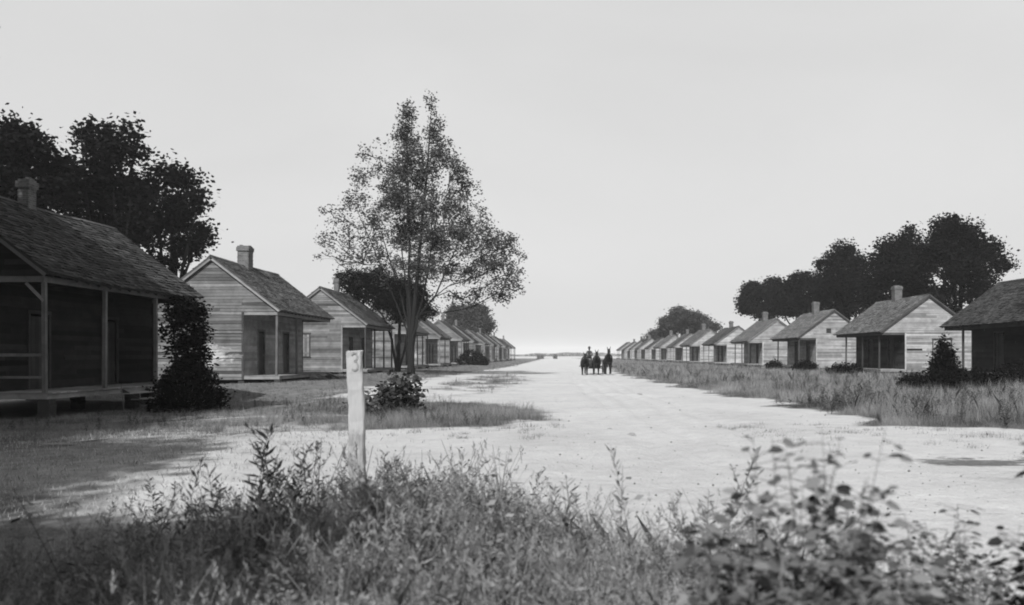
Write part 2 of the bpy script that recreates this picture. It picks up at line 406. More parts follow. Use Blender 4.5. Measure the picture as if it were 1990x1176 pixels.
def make_house(side, seed, loc, rz, half, ze, zr, L=10.0, porch=2.0, wallm=None, roofm=None, frontm=None, postm=None,
               posts=(0.1, 3.3, 6.7, 9.9), doors=((2.2, 3.15), (6.35, 7.3)), gable_open=(), rail=False, steps=None, sag=0.0,
               chim_v=4.6, chim=(0.42, 1.05), missing=0.0, beam_drop=0.0, front_holes=(), shut=None, trimm=None, rough=1.0, door_m=None):
    rs = random.Random(seed)
    W = half*2; s = side
    zf = 0.5                       # floor
    zb = ze-0.33                   # underside of the porch beam
    slope = (zr-ze)/half
    root = empty('cabin', loc, rz)
    ub = W-0.3                     # back wall
    gt = lambda u: ze-0.10+slope*(u if u < half else W-u)   # top of gable wall under the roof
    # --- walls (body) ---
    mb = MB()
    z0w = 0.28
    # near gable, v=0 : body part below the porch beam level, then the full triangle
    Pg = lambda u, z, o: (s*u, -o, z)
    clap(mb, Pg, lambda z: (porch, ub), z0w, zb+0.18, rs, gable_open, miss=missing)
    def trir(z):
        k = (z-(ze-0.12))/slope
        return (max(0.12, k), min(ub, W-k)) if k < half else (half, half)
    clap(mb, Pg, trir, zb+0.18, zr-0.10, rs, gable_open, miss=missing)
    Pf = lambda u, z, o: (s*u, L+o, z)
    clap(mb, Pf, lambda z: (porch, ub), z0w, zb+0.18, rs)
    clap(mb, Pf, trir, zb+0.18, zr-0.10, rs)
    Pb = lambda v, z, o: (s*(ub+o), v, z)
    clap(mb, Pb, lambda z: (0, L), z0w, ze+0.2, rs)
    mb.build('wall', wallm, root)
    # corner boards
    for u, v, in ((porch, 0), (ub, 0), (porch, L), (ub, L)):
        vo = -0.035 if v == 0 else L+0.035
        cb = MB(); cb.box(s*(u-0.06 if u == porch else u-0.05), s*(u+0.05 if u == porch else u+0.06), min(v, vo)-0.0, max(v, vo)+0.0, z0w, zb+0.16, rs.random()); cb.build('corner_board', wallm, root)
    # --- front wall under the porch ---
    mb = MB()
    holes = [(d[0], d[1], zf, zf+2.35) for d in doors]+list(front_holes)
    Pw = lambda v, z, o: (s*(porch-o), v, z)
    clap(mb, Pw, lambda z: (0, L), z0w, zb+0.3, rs, holes, tonebase=0.55)
    mb.build('front_wall', frontm or M_front, root)
    # dim room behind, so that openings are not see-through
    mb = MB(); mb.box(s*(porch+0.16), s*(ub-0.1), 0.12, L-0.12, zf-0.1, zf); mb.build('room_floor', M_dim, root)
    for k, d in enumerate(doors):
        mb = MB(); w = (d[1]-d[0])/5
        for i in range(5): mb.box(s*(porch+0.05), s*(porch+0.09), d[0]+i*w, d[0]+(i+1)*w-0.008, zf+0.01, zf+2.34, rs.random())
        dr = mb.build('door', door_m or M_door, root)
        if seed < 100:
            mb = MB(); mb.tube([(s*(porch+0.05), d[0]+0.1, zf+1.05), (s*(porch-0.02), d[0]+0.1, zf+1.05), (s*(porch-0.035), d[0]+0.1, zf+1.05)], [0.012, 0.012, 0.03], 8); mb.build('door_knob', M_iron, dr)
        mb = MB()
        mb.box(s*(porch-0.045), s*(porch+0.02), d[0]-0.1, d[0], zf, zf+2.42, 0.5); mb.box(s*(porch-0.045), s*(porch+0.02), d[1], d[1]+0.1, zf, zf+2.42, 0.5)
        mb.box(s*(porch-0.048), s*(porch+0.02), d[0]-0.12, d[1]+0.12, zf+2.42, zf+2.53, 0.5); mb.build('door_frame', M_dark if frontm is M_woodL1 else (postm or M_post), root)  # dark frames on the darkest fronts: porch shade put into their colour
    for h in front_holes:
        mb = MB()
        for i in range(4):
            w = (h[1]-h[0])/4; mb.box(s*(porch+0.02), s*(porch+0.05), h[0]+i*w, h[0]+(i+1)*w-0.008, h[2], h[3], rs.random())
        wn = mb.build('window', M_door, root)
        mb = MB()
        mb.box(s*(porch-0.045), s*(porch+0.02), h[0]-0.08, h[0], h[2], h[3]); mb.box(s*(porch-0.045), s*(porch+0.02), h[1], h[1]+0.08, h[2], h[3])
        mb.box(s*(porch-0.06), s*(porch+0.02), h[0]-0.1, h[1]+0.1, h[2]-0.07, h[2]); mb.box(s*(porch-0.05), s*(porch+0.02), h[0]-0.1, h[1]+0.1, h[3], h[3]+0.09); mb.build('window_frame', M_post, wn)
    # openings in the gable: boarded shutters in a frame
    for h in gable_open:
        if h[3]-h[2] < 0.5:     # just a missing board
            mb = MB(); mb.box(s*h[0], s*h[1], 0.05, 0.08, h[2]-.1, h[3]+.1, 0.3); mb.build('gap_backing', M_door, root); continue  # dark panel set back behind the whole gap
        mb = MB(); n = 5; w = (h[1]-h[0])/n
        for i in range(n): mb.box(s*(h[0]+i*w), s*(h[0]+(i+1)*w-0.012), -0.02, 0.02, h[2], h[3], rs.random())
        mb.box(s*(h[0]+0.05), s*(h[1]-0.05), -0.042, -0.02, h[2]+0.2, h[2]+0.3); mb.box(s*(h[0]+0.05), s*(h[1]-0.05), -0.042, -0.02, h[3]-0.3, h[3]-0.2)
        sh = mb.build('shutter', M_doorpale if shut is None else shut, root)
        mb = MB()
        mb.box(s*(h[0]-0.09), s*h[0], -0.05, 0.02, h[2]-0.02, h[3]+0.02); mb.box(s*h[1], s*(h[1]+0.09), -0.05, 0.02, h[2]-0.02, h[3]+0.02)
        mb.box(s*(h[0]-0.12), s*(h[1]+0.12), -0.07, 0.02, h[3]+0.02, h[3]+0.12); mb.box(s*(h[0]-0.12), s*(h[1]+0.12), -0.09, 0.02, h[2]-0.09, h[2]-0.02)
        mb.build('shutter_frame', M_dark, sh)
    # --- roof ---
    mb = MB()
    sl = math.hypot(half, zr-ze); cs = half/sl; sn = (zr-ze)/sl
    ov = 0.16; LL = L+2*ov
    th = 0.07
    nF = (-s*sn, 0, cs); nB = (s*sn, 0, cs)
    def PF(v, d, h): x = half-d*cs; return (s*x-s*sn*h, v-ov, zr-d*sn+cs*h+0.0)
    def PB(v, d, h): x = half+d*cs; return (s*x+s*sn*h, v-ov, zr-d*sn+cs*h+0.0)
    slF = sl+0.12; slB = sl+0.05
    def sagv(P, amt):
        def Q(v, d, h):
            p = P(v, d, h); q = v/LL
            return (p[0], p[1], p[2]-amt*4*q*(1-q)*0.6-amt*0.12*math.sin(v*1.3+d*.7))
        return Q
    QF, QB = sagv(PF, sag), sagv(PB, sag)
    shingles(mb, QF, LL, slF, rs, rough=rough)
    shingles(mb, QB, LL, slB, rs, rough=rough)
    nseg = 24
    for i in range(nseg):
        v0, v1 = LL*i/nseg, LL*(i+1)/nseg
        for Q, S_ in ((QF, slF), (QB, slB)):
            mb.face([Q(v0, 0, -.02), Q(v1, 0, -.02), Q(v1, S_/2, -.02), Q(v0, S_/2, -.02)], 0.4); mb.face([Q(v0, S_/2, -.02), Q(v1, S_/2, -.02), Q(v1, S_, -.02), Q(v0, S_, -.02)], 0.4)
            mb.face([Q(v0, 0, -th), Q(v1, 0, -th), Q(v1, S_, -th), Q(v0, S_, -th)], 0.3)
            mb.face([Q(v0, S_, 0), Q(v1, S_, 0), Q(v1, S_, -th), Q(v0, S_, -th)], 0.3)
    for v in (0, LL):
        for Q, S_ in ((QF, slF), (QB, slB)): mb.face([Q(v, 0, 0), Q(v, S_, 0), Q(v, S_, -th), Q(v, 0, -th)], 0.3)
    # ridge boards
    for i in range(10):
        v0, v1 = LL*i/10, LL*(i+1)/10-0.01; hh = rs.uniform(.035, .055)
        mb.face([QF(v0, -0.0, hh), QF(v1, 0, hh), QF(v1, 0.16, hh), QF(v0, 0.16, hh)], rs.random()); mb.face([QB(v0, 0, hh), QB(v1, 0, hh), QB(v1, 0.16, hh), QB(v0, 0.16, hh)], rs.random())
    roof = mb.build('roof', roofm, root)
    # rafter tails
    mb = MB(); v = 0.35
    while v < LL-0.2:
        a = QF(v, sl-2.2, -th-0.05); b = QF(v, slF-0.03, -th-0.05); mb.bar(a, b, 0.05, 0.09, rs.random()); v += 0.62
    mb.build('rafter', M_dark, root)
    # rake boards (near and far)
    for vv, t in ((0.03, 0.6), (LL-0.03, 0.4)):
        for Q, S_ in ((QF, slF), (QB, slB)):
            mb = MB(); a = Vector(Q(vv, 0.02, -th-0.055)); b = Vector(Q(vv, S_-0.06, -th-0.055)); mb.bar(a, b, 0.03, 0.11, t if Q is QF else 0.0); mb.build('rake_board', trimm or M_trim, root)
    # chimney
    w, hc = chim; zc = zr-0.55; mb = MB(); n = int((hc+0.55)/0.075)
    for i in range(n):
        jx, jy = rs.uniform(-.012, .012), rs.uniform(-.012, .012); ex = 0.05 if i >= n-4 and i < n-1 else 0.0
        mb.box(s*half-w/2*0.9-ex+jx, s*half+w/2*0.9+ex+jx, chim_v-w/2-ex+jy, chim_v+w/2+ex+jy, zc+i*0.075, zc+(i+1)*0.075-0.004, rs.random())
    for i in range(5):
        a = rs.uniform(-w/2, w/2-.12); mb.box(s*half+a, s*half+a+.11, chim_v-w/2+rs.uniform(0, w-.2), chim_v-w/2+rs.uniform(.2, w), zc+n*0.075-.004, zc+n*0.075+rs.uniform(.03, .07))
    mb.build('chimney', M_brick, roof)
    # --- porch ---
    mb = MB(); planks_y(mb, s*0.02, s*(porch-0.03), 0.0, L, zf-0.035, zf, 56, rs)
    mb.build('porch_floor', M_floor, root)
    mb = MB(); mb.box(s*0.06, s*0.12, 0.0, L, zf-0.19, zf-0.04, .6); mb.box(s*0.12, s*(porch-0.05), 0.0, 0.06, zf-0.19, zf-0.04, .5); mb.box(s*0.12, s*(porch-0.05), L-0.06, L, zf-0.19, zf-0.04, .4)
    mb.build('floor_joist', M_floor, root)
    mb = MB(); mb.box(s*0.16, s*0.26, 0.0, L, zb, zb+0.18, .5); mb.box(s*0.26, s*(porch-0.05), -0.0, 0.09, zb+0.001, zb+0.175, .7); mb.box(s*0.26, s*(porch-0.05), L-0.09, L, zb+0.001, zb+0.175, .4)
    mb.build('porch_beam', trimm or M_trim, root)
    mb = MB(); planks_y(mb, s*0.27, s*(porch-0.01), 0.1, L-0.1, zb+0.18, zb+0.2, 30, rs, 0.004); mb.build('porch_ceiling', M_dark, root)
    for v in posts:
        mb = MB(); dx = rs.uniform(-.03, .03)
        mb.bar((s*0.21+dx, max(0.07, min(L-0.07, v)), zf), (s*0.21, max(0.07, min(L-0.07, v)), zb), 0.11, 0.11, rs.random()); mb.build('porch_post', postm or M_post, root)
    # piers
    for u in (0.2, porch+0.1, ub-0.2):
        for v in (0.2, L/2, L-0.2):
            mb = MB()
            for i in range(6): mb.box(s*u-0.17+rs.uniform(-.02,.02), s*u+0.17+rs.uniform(-.02,.02), v-0.17, v+0.17, -0.55+i*0.143, -0.55+(i+1)*0.143-0.005, rs.random())
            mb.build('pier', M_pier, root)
    # skirt shadow boards under the body
    if rail:
        mb = MB(); mb.bar((s*0.27, 0.05, 1.6), (s*(porch-0.06), 0.05, 1.6), 0.05, 0.09, .6); mb.build('porch_rail', M_post, root); mb = MB(); mb.bar((s*0.27, 0.05, 0.95), (s*(porch-0.06), 0.05, 0.95), 0.05, 0.07, .4)
        mb.build('porch_rail', M_post, root)
        mb = MB(); mb.bar((s*0.2, 0.07, zb-0.55), (s*0.72, 0.07, zb-0.02), 0.05, 0.08, .7); mb.build('knee_brace', M_trim, root)
    if steps:
        v0, v1 = steps
        for v in (v0, v1):
            mb = MB(); mb.bar((s*-0.02, v, zf-0.09), (s*-1.35, v, -0.36), 0.05, 0.12, .4); mb.build('step_stringer', M_dark, root)
        for i in range(4):
            mb = MB(); z = zf-0.2*(i+1); x = -0.18-0.32*i
            mb.box(s*(x+0.14), s*(x-0.17), v0-0.06, v1+0.06, z-0.02, z+0.02, rs.random()); mb.build('step_tread', M_steptread, root)
    return root

def copy_tree(o, parent=None, drop=()):
    c = o.copy(); col.objects.link(c)
    if parent is not None: c.parent = parent
    for ch in list(o.children):
        if ch.name in drop: continue
        copy_tree(ch, c, drop)
    return c

GL = 'cabins in the row with the tall airy tree'
GRp = 'cabins in the row below the dark grove'
LH = dict(half=3.63, ze=4.05, zr=6.86)
RH = dict(half=3.8, ze=3.48, zr=6.3)
XL = -14.85
Y1 = 23.9; PL = 19.7
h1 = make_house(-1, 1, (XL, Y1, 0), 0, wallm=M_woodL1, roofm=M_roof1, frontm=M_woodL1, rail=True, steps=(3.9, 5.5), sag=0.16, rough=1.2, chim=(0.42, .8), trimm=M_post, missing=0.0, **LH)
tag(h1, 'cabin in deep shade with a rough dark shingle roof and steps beside a round bush', 'house', GL)
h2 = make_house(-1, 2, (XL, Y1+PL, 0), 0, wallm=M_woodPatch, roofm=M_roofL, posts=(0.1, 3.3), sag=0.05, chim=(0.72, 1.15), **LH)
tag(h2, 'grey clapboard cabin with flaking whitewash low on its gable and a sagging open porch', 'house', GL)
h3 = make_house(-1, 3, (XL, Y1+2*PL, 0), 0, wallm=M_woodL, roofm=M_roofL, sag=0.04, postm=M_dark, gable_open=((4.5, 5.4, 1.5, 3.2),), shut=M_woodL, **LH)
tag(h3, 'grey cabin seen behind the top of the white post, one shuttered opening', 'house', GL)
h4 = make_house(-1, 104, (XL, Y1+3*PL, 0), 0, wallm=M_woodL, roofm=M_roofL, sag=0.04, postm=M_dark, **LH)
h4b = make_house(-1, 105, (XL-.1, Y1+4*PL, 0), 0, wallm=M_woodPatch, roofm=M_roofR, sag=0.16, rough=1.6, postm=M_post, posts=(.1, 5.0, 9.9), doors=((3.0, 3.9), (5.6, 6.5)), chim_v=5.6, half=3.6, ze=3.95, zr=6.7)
labL = ['cabin behind the trunks of the tall airy tree and the low spreading tree',
        'cabin just past the tall airy tree, its porch showing beside the trunk',
        'cabin with a pale sloping rake board just past the tall airy tree',
        'seventh cabin from the shaded one, in front of the small round dark tree',
        'eighth cabin from the shaded one, with a small slice of grey roof',
        'ninth cabin from the shaded one, hazy and narrow',
        'fourth cabin from the hazy end of the row with the airy tree',
        'third cabin from the hazy end of the row with the airy tree',
        'second cabin from the hazy end of the row with the airy tree',
        'last hazy cabin at the far end of the row with the airy tree']
tag(h4, labL[0], 'house', GL)
tag(h4b, labL[1], 'house', GL)
def names(o, kinds):
    return [x.name for x in o.children_recursive if x.name.split('.')[0] in kinds]
for i in range(2, 10):
    src = h4b if i in (4, 5, 8) else h4
    c = copy_tree(src, None, (names(src, ('chimney',)) if i in (4, 8) else [])+(names(src, ('porch_post',))[1:2] if i % 3 == 0 else [])); c.rotation_euler.z = R((i*37 % 7-3)*.35); c.location = (XL+[0, .1, .3, -.1, 0, .1, -.1, .1, 0, .05][i], Y1+(3+i)*PL, -0.02*i*0.5); c['label'] = labL[i]

XR = lambda Y: 24.6-0.0166*(Y-63.5)
rzR = R(0.95)
YR = [43.5, 63.5]+[63.5+21*k for k in range(1, 12)]
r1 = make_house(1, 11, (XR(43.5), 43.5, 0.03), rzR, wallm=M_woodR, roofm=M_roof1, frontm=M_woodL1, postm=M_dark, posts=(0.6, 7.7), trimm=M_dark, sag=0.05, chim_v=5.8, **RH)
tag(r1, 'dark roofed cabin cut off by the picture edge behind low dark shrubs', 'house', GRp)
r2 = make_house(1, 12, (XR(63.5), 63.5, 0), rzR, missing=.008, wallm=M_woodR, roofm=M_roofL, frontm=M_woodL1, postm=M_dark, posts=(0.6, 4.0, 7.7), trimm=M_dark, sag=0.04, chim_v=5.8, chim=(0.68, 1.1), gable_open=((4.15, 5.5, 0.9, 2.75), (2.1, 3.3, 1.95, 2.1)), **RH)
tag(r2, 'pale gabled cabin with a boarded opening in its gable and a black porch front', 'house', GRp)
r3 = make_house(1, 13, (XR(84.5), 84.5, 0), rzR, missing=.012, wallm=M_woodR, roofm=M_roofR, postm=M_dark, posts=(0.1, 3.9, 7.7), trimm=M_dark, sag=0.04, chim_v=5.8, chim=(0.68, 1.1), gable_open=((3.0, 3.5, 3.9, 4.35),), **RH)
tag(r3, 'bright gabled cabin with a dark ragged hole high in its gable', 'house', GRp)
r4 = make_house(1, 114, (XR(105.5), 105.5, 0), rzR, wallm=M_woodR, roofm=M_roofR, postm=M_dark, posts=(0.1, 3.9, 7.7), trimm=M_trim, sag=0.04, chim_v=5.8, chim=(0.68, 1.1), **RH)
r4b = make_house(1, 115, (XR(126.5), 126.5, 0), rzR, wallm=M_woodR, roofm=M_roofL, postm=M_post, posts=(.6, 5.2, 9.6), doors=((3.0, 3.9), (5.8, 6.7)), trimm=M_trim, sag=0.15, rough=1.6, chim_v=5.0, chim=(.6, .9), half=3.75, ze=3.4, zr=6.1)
labR = ['cabin with a slim chimney standing against the middle of the dark grove',
        'cabin whose ridge meets the end of the dark grove nearest the road',
        'cabin just past the end of the dark grove, chimney against the sky',
        'seventh cabin from the picture edge, chimney clear of the trees',
        'eighth cabin from the picture edge, in front of the small far clump of trees',
        'ninth cabin from the picture edge, under the middle of the small far clump of trees',
        'fourth cabin from the hazy end of the row below the dark grove',
        'third cabin from the hazy end of the row below the dark grove',
        'second cabin from the hazy end of the row below the dark grove',
        'last hazy cabin at the far end of the row below the dark grove']
tag(r4, labR[0], 'house', GRp)
tag(r4b, labR[1], 'house', GRp)
for i in range(2, 10):
    Y = YR[i+3] if i+3 < len(YR) else YR[-1]+21
    src = r4b if i in (3, 5, 8) else r4
    c = copy_tree(src, None, (names(src, ('chimney',)) if i in (5, 9) else [])+(names(src, ('porch_post',))[1:2] if i % 3 == 1 else [])); c.rotation_euler.z = rzR+R((i*31 % 7-3)*.35); c.location = (XR(Y)+[0, .2, -.2, .1, 0, .2, 0, 0, 0, 0][i], Y, 0); c['label'] = labR[i]

# ------------------------------------------------------------------ foliage
def leaves_mesh(name, C, size, rs, tone, elong=1.5, up=0.35):
    """one rhombus leaf per centre"""
    n = len(C)
    a = rs.normal(size=(n,3)); a /= np.linalg.norm(a, axis=1)[:,None]
    b = rs.normal(size=(n,3)); b[:,2] -= 0; b -= (a*b).sum(1)[:,None]*a; b /= np.linalg.norm(b, axis=1)[:,None]
    a[:,2] *= (1-up); 
    s = (size*rs.uniform(0.6, 1.3, n))[:,None]
    V = np.stack([C-a*s*elong/2, C+b*s*0.42-a*s*0.1, C+a*s*elong/2, C-b*s*0.42-a*s*0.1], 1).reshape(-1, 3)
    F = np.arange(4*n).reshape(n, 4)
    return mesh_np(name, V, F, tone)

def limb(mb, a, b, r0, r1, rr, wob=0.08, n=5, lift=0.15):
    a = np.array(a, float); b = np.array(b, float); L = np.linalg.norm(b-a)
    pts = []; rad = []
    for i in range(n+1):
        t = i/n; p = a+(b-a)*t; p[2] += lift*L*(t-t*t)*-1.0
        if 0 < i < n: p += rr.normal(size=3)*wob*L/n
        pts.append(tuple(p)); rad.append(r0+(r1-r0)*t)
    mb.tube(pts, rad, 6 if r0 > 0.06 else 4, float(rr.random()), cap=False)
    return [np.array(p) for p in pts]

def make_tree(name, base, trunks, blobs, leaf, per, clump_r, dens, seed, lm, bm, twig=0.018, shell=0.5, trunk_r=0.3, tone_lo=0.0):
    """blobs: (x,y,z, rx,ry,rz, density factor) in world metres; trunks: list of polylines above base"""
    rr = np.random.default_rng(seed)
    root = empty(name, base)
    bx, by, bz = base
    mb = MB()
    nodes = []
    for pl, r0, r1 in trunks:
        P = [np.array(p, float) for p in pl]
        pts, rad = [], []
        for i in range(len(P)-1):
            for k in range(4):
                t = k/4; p = P[i]+(P[i+1]-P[i])*t+rr.normal(size=3)*0.04; pts.append(p)
        pts.append(P[-1])
        m = len(pts)
        for i in range(m):
            q = i/(m-1); rad.append(r0*(1-q)**0.8+r1*q + (r0*0.5*max(0, 1-i/1.2) if i < 2 else 0))
        mb.tube([tuple(p) for p in pts], rad, 9, float(rr.random()), cap=False)
        nodes += list(zip(pts, rad))
    centers = []; tones = []
    for (x, y, z, rx, ry, rz_, d) in blobs:
        c = np.array([x-bx, y-by, z-bz])
        # branch from the best trunk node below the blob
        best = None; bd = 1e9
        for p, r in nodes:
            dz = c[2]-p[2]
            if dz < 0.25*np.linalg.norm(c[:2]-p[:2]): continue
            dd = np.linalg.norm(c-p)
            if dd < bd: bd = dd; best = (p, r)
        if best is None: best = nodes[len(nodes)//3]
        lp = limb(mb, best[0], c, min(best[1]*0.6, 0.035*bd+0.02), 0.025, rr, 0.35, 6)
        nodes += [(p, 0.06) for p in lp[2:]]
        vol = rx*ry*rz_
        n = max(4, int(dens*d*vol**0.75))
        for k in range(n):
            u = rr.normal(size=3); u /= np.linalg.norm(u)
            rad = rr.random()**(shell*0.5)
            cc = c+u*rad*np.array([rx, ry, rz_])
            st = lp[rr.integers(2, len(lp))]
            if rr.random() < 0.55: mb.tube([tuple(st), tuple((st+cc)/2+rr.normal(size=3)*0.1), tuple(cc)], [twig*1.6, twig, twig*0.5], 3, 0.5, cap=False)
            m = int(per*rr.uniform(0.5, 1.5)); q = rr.normal(size=(m,3))*clump_r*np.array([1, 1, 0.75])*rr.uniform(0.7, 1.3)
            centers.append(cc+q)
            tones.append(np.clip(rr.normal(0.5, 0.18)+rr.normal(size=m)*0.18, tone_lo, 1))
    C = np.concatenate(centers); T = np.concatenate(tones)
    C[:,2] = np.maximum(C[:,2], 0.1)
    mb.build('trunk', bm, root, smooth=True)
    link_mesh('crown', leaves_mesh('crown', C, leaf, rr, T), lm, root)
    return root

def pxw(x, y, Y): return ((x-1090)/1600*Y, Y, 1.6+(690-y)/1600*Y)
def blobs_from(Y, lst, rr, dscale=1.0, shr=1.0):
    out = []
    for (x, y, rx, ry, d) in lst:
        X, _, Z = pxw(x, y, Y); k = Y/1600*shr; a = rx*k; b = ry*k
        out.append((X, Y+rr.uniform(-1, 1)*a*0.9, Z, a, (a+b)/2*dscale, b, d))
    return out
rb = np.random.default_rng(5)

# tall airy tree: several upright stems, open foliage
YT = 64.0; bX = (798-1090)/1600*YT
tb = [(792,222,16,24,1.6),(782,262,20,30,1.6),(838,205,10,22,1.0),(845,250,18,30,1.0),(800,290,24,30,0.9),(858,300,26,30,1.3),(775,325,26,34,1.5),(820,340,30,34,.9),(890,335,18,26,1.6),(905,365,14,22,1.3),
      (775,385,32,36,1.5),(830,400,34,36,1.2),(880,400,30,32,.9),(712,300,14,18,.45),(700,345,20,26,.6),(680,390,20,26,.6),(660,425,22,24,.35),(632,405,14,16,.25),(730,420,24,34,.45),
      (640,465,24,22,.45),(622,490,18,18,.25),(690,460,28,30,.4),(735,480,26,32,.5),(790,450,38,36,1.4),(850,460,34,34,1.2),(905,455,30,30,1.3),(940,430,16,26,.5),(950,470,26,24,1.3),(985,475,22,22,1.1),
      (965,515,28,26,.8),(1000,530,16,24,.35),(1012,560,12,18,.3),(920,520,32,30,.5),(870,525,34,30,.6),(815,520,30,34,.8),(765,520,26,26,.5),(700,505,30,16,.35),(975,570,24,22,1.0),(930,575,28,20,.6),(885,575,30,20,.5),(655,510,22,14,.3),(1015,500,10,14,.3)]
tb = [(x_,y_,a_,b_,d_*.8) for (x_,y_,a_,b_,d_) in tb]+[(800,400,75,130,.12),(860,470,85,85,.15),(720,430,65,85,.10),(800,520,110,45,.14),(930,500,65,80,.12),(815,300,48,70,.16),(745,330,30,55,.14),(905,410,40,60,.18),(700,500,60,50,.12),(985,540,35,55,.2)]
tr = []
for (xt, yt, r) in ((838,215,.26),(790,240,.2),(855,420,.15),(735,420,.11),(905,430,.12),(690,400,.08),(770,420,.12)):
    X, _, Z = pxw(xt, yt, YT)
    mid = (0.55*(X-bX)*0.75+0.1, rb.uniform(-.8,.8), 0.5*Z)
    low = (0.08*(X-bX), 0.0, 3.4+rb.uniform(-.5,.8))
    tr.append(([(0,0,-0.3), low, mid, (X-bX, rb.uniform(-1.5,1.5), Z)], r, 0.02))
t = make_tree('airy_tree', (bX, YT, tzf(bX, YT)), tr, blobs_from(YT, tb, rb), 0.15, 13, 0.22, 62, 11, M_leafairy, M_bark, twig=0.012, shell=0.8)
tag(t, 'tall open crowned tree with thin scattered leaves standing before the row of cabins', 'tree')

# low spreading dark tree beside it
YS = 72.0; bX2 = (772-1090)/1600*YS
tb = [(680,545,28,18,1),(690,570,18,14,.5),(725,548,32,24,1.2),(765,560,34,24,1.2),(800,575,34,22,1.2),(745,585,30,16,1.1),(790,600,30,16,1.0),(825,605,20,14,.7),(710,578,18,10,.5),(770,618,20,8,.5)]
t = make_tree('spreading_tree', (bX2, YS, tzf(bX2, YS)), [([(0,0,-.3),(.1,0,2.2),(.2,.2,4.2),(0,.2,6.0)], .2, .06), ([(0,0,-.2),(-.5,.1,2.8),(-1.4,0,5.2),(-3.2,.2,6.6)], .13, .04), ([(.1,0,-.2),(.8,.1,3.0),(1.6,0,5.4)], .12, .04)],
              blobs_from(YS, tb, rb), 0.17, 46, 0.32, 60, 12, M_leafdark, M_bark, shell=0.8)
tag(t, 'low dark flat topped tree beneath the tall airy tree', 'tree')

def dark_tree(name, Y, bx_px, lst, seed, label, group, leaf=0.26, dens=21, per=34, cr=0.46, lm=None, tr_=0.35, fork=4.0):
    X = (bx_px-1090)/1600*Y
    top = min(l[1] for l in lst); _, _, Zt = pxw(bx_px, top, Y)
    z0 = tzf(X, Y)
    rr = np.random.default_rng(seed)
    trunks = [([(0,0,-.3),(.1,0,fork),(.2,.3,Zt*.6),(0,0,Zt*.85)], tr_, .05)]
    for l in lst[::2]:
        xx, _, zz = pxw(l[0], l[1], Y); trunks.append(([(0,0,-.2),(0.12*(xx-X),rr.uniform(-.3,.3),fork),(.7*(xx-X),rr.uniform(-1,1),zz*.7),(xx-X,rr.uniform(-1,1),zz)], tr_*.55, .04))
    t = make_tree(name, (X, Y, z0), trunks, blobs_from(Y, lst, rr, 1.0, .90), leaf, per, cr, dens, seed, lm or M_leafdark, M_bark, shell=0.75)
    return tag(t, label, 'tree', group)
GT = 'big dark trees behind the shaded cabin'
dark_tree('broadleaf_tree', 52, 20, [(20,270,45,50,1.2),(60,300,45,45,1.2),(-20,300,60,70,1),(95,330,35,45,1.2),(40,360,60,50,1.2),(100,380,40,40,1),(0,400,60,40,1),(-60,360,50,60,.7),(60,420,50,30,.8)], 21, 'tallest dark tree rising directly behind the roof of the shaded cabin at the picture edge', GT)
dark_tree('broadleaf_tree', 56, 205, [(170,270,24,26,1.2),(205,268,30,26,1.3),(255,262,18,18,1.1),(265,300,22,22,1.1),(215,310,40,34,1.3),(190,350,45,34,1.3),(235,370,45,40,1.3),(150,380,40,34,1.1),(205,420,50,34,1.2),(255,440,40,34,1),(265,395,26,34,1),(160,430,40,30,.8)], 22, 'flat topped dark tree between its two neighbours behind the shaded cabin', GT)
dark_tree('broadleaf_tree', 60, 330, [(330,335,30,26,1.3),(355,350,26,26,1.2),(300,375,34,34,1.2),(350,390,36,30,1.2),(385,385,18,16,.9),(330,425,40,32,1.3),(378,450,26,22,1.2),(300,460,36,34,1.1),(350,480,36,26,1.1),(325,510,30,16,1.0),(275,430,26,34,.9),(392,462,14,14,.9)], 23, 'rounded dark tree reaching toward the ridge of the whitewash patched cabin', GT)
GG = 'grove of dark trees behind the row of cabins'
dark_tree('broadleaf_tree', 86, 1865, [(1840,450,34,28,1.3),(1875,455,34,28,1.3),(1825,485,40,34,1.3),(1880,495,46,38,1.4),(1925,485,32,30,1.3),(1945,510,26,22,1.2),(1855,530,44,26,1.2),(1905,540,40,18,.9),(1840,570,40,16,1.1),(1950,530,14,8,.7),(1800,520,26,26,1.2),(1890,570,44,20,1),(1800,590,30,16,1),(1840,600,30,14,.9)], 31, 'tallest and widest dark tree of the grove, behind the gable with the boarded opening', GG)
dark_tree('broadleaf_tree', 93, 1750, [(1770,460,18,16,1.2),(1735,485,34,26,1.2),(1770,505,34,34,1.3),(1725,520,36,30,1.3),(1760,550,38,26,1.2),(1710,550,30,26,1.2),(1795,560,26,24,1.1),(1740,585,34,18,1.2),(1700,585,26,20,1.1),(1705,510,22,20,1)], 32, 'dark tree of the grove standing beside the tallest one, behind a slim chimney', GG)
dark_tree('broadleaf_tree', 108, 1645, [(1638,490,24,20,1.2),(1612,515,26,22,1.2),(1655,520,32,26,1.3),(1630,550,38,26,1.3),(1675,555,28,28,1.2),(1600,570,30,22,1.2),(1650,580,34,20,1.1),(1690,590,26,22,1.2),(1695,560,22,20,1),(1640,605,36,14,1),(1600,545,22,18,1)], 33, 'dark tree with a small rounded top in the middle of the grove', GG)
dark_tree('broadleaf_tree', 122, 1570, [(1560,545,24,20,1.2),(1585,560,28,22,1.3),(1545,575,28,22,1.3),(1585,590,34,20,1.3),(1545,600,28,16,1.2),(1625,600,22,14,1.1),(1520,590,22,20,1.1),(1540,560,18,16,1)], 34, 'lower dark tree of the grove, between its end tree and the middle', GG, leaf=.3)
dark_tree('broadleaf_tree', 138, 1480, [(1508,552,18,16,1.2),(1470,568,30,22,1.3),(1505,578,26,24,1.3),(1455,590,22,22,1.3),(1490,605,32,20,1.2),(1530,595,20,22,1.1)], 35, 'end tree of the grove, the one nearest the road', GG, leaf=.32)
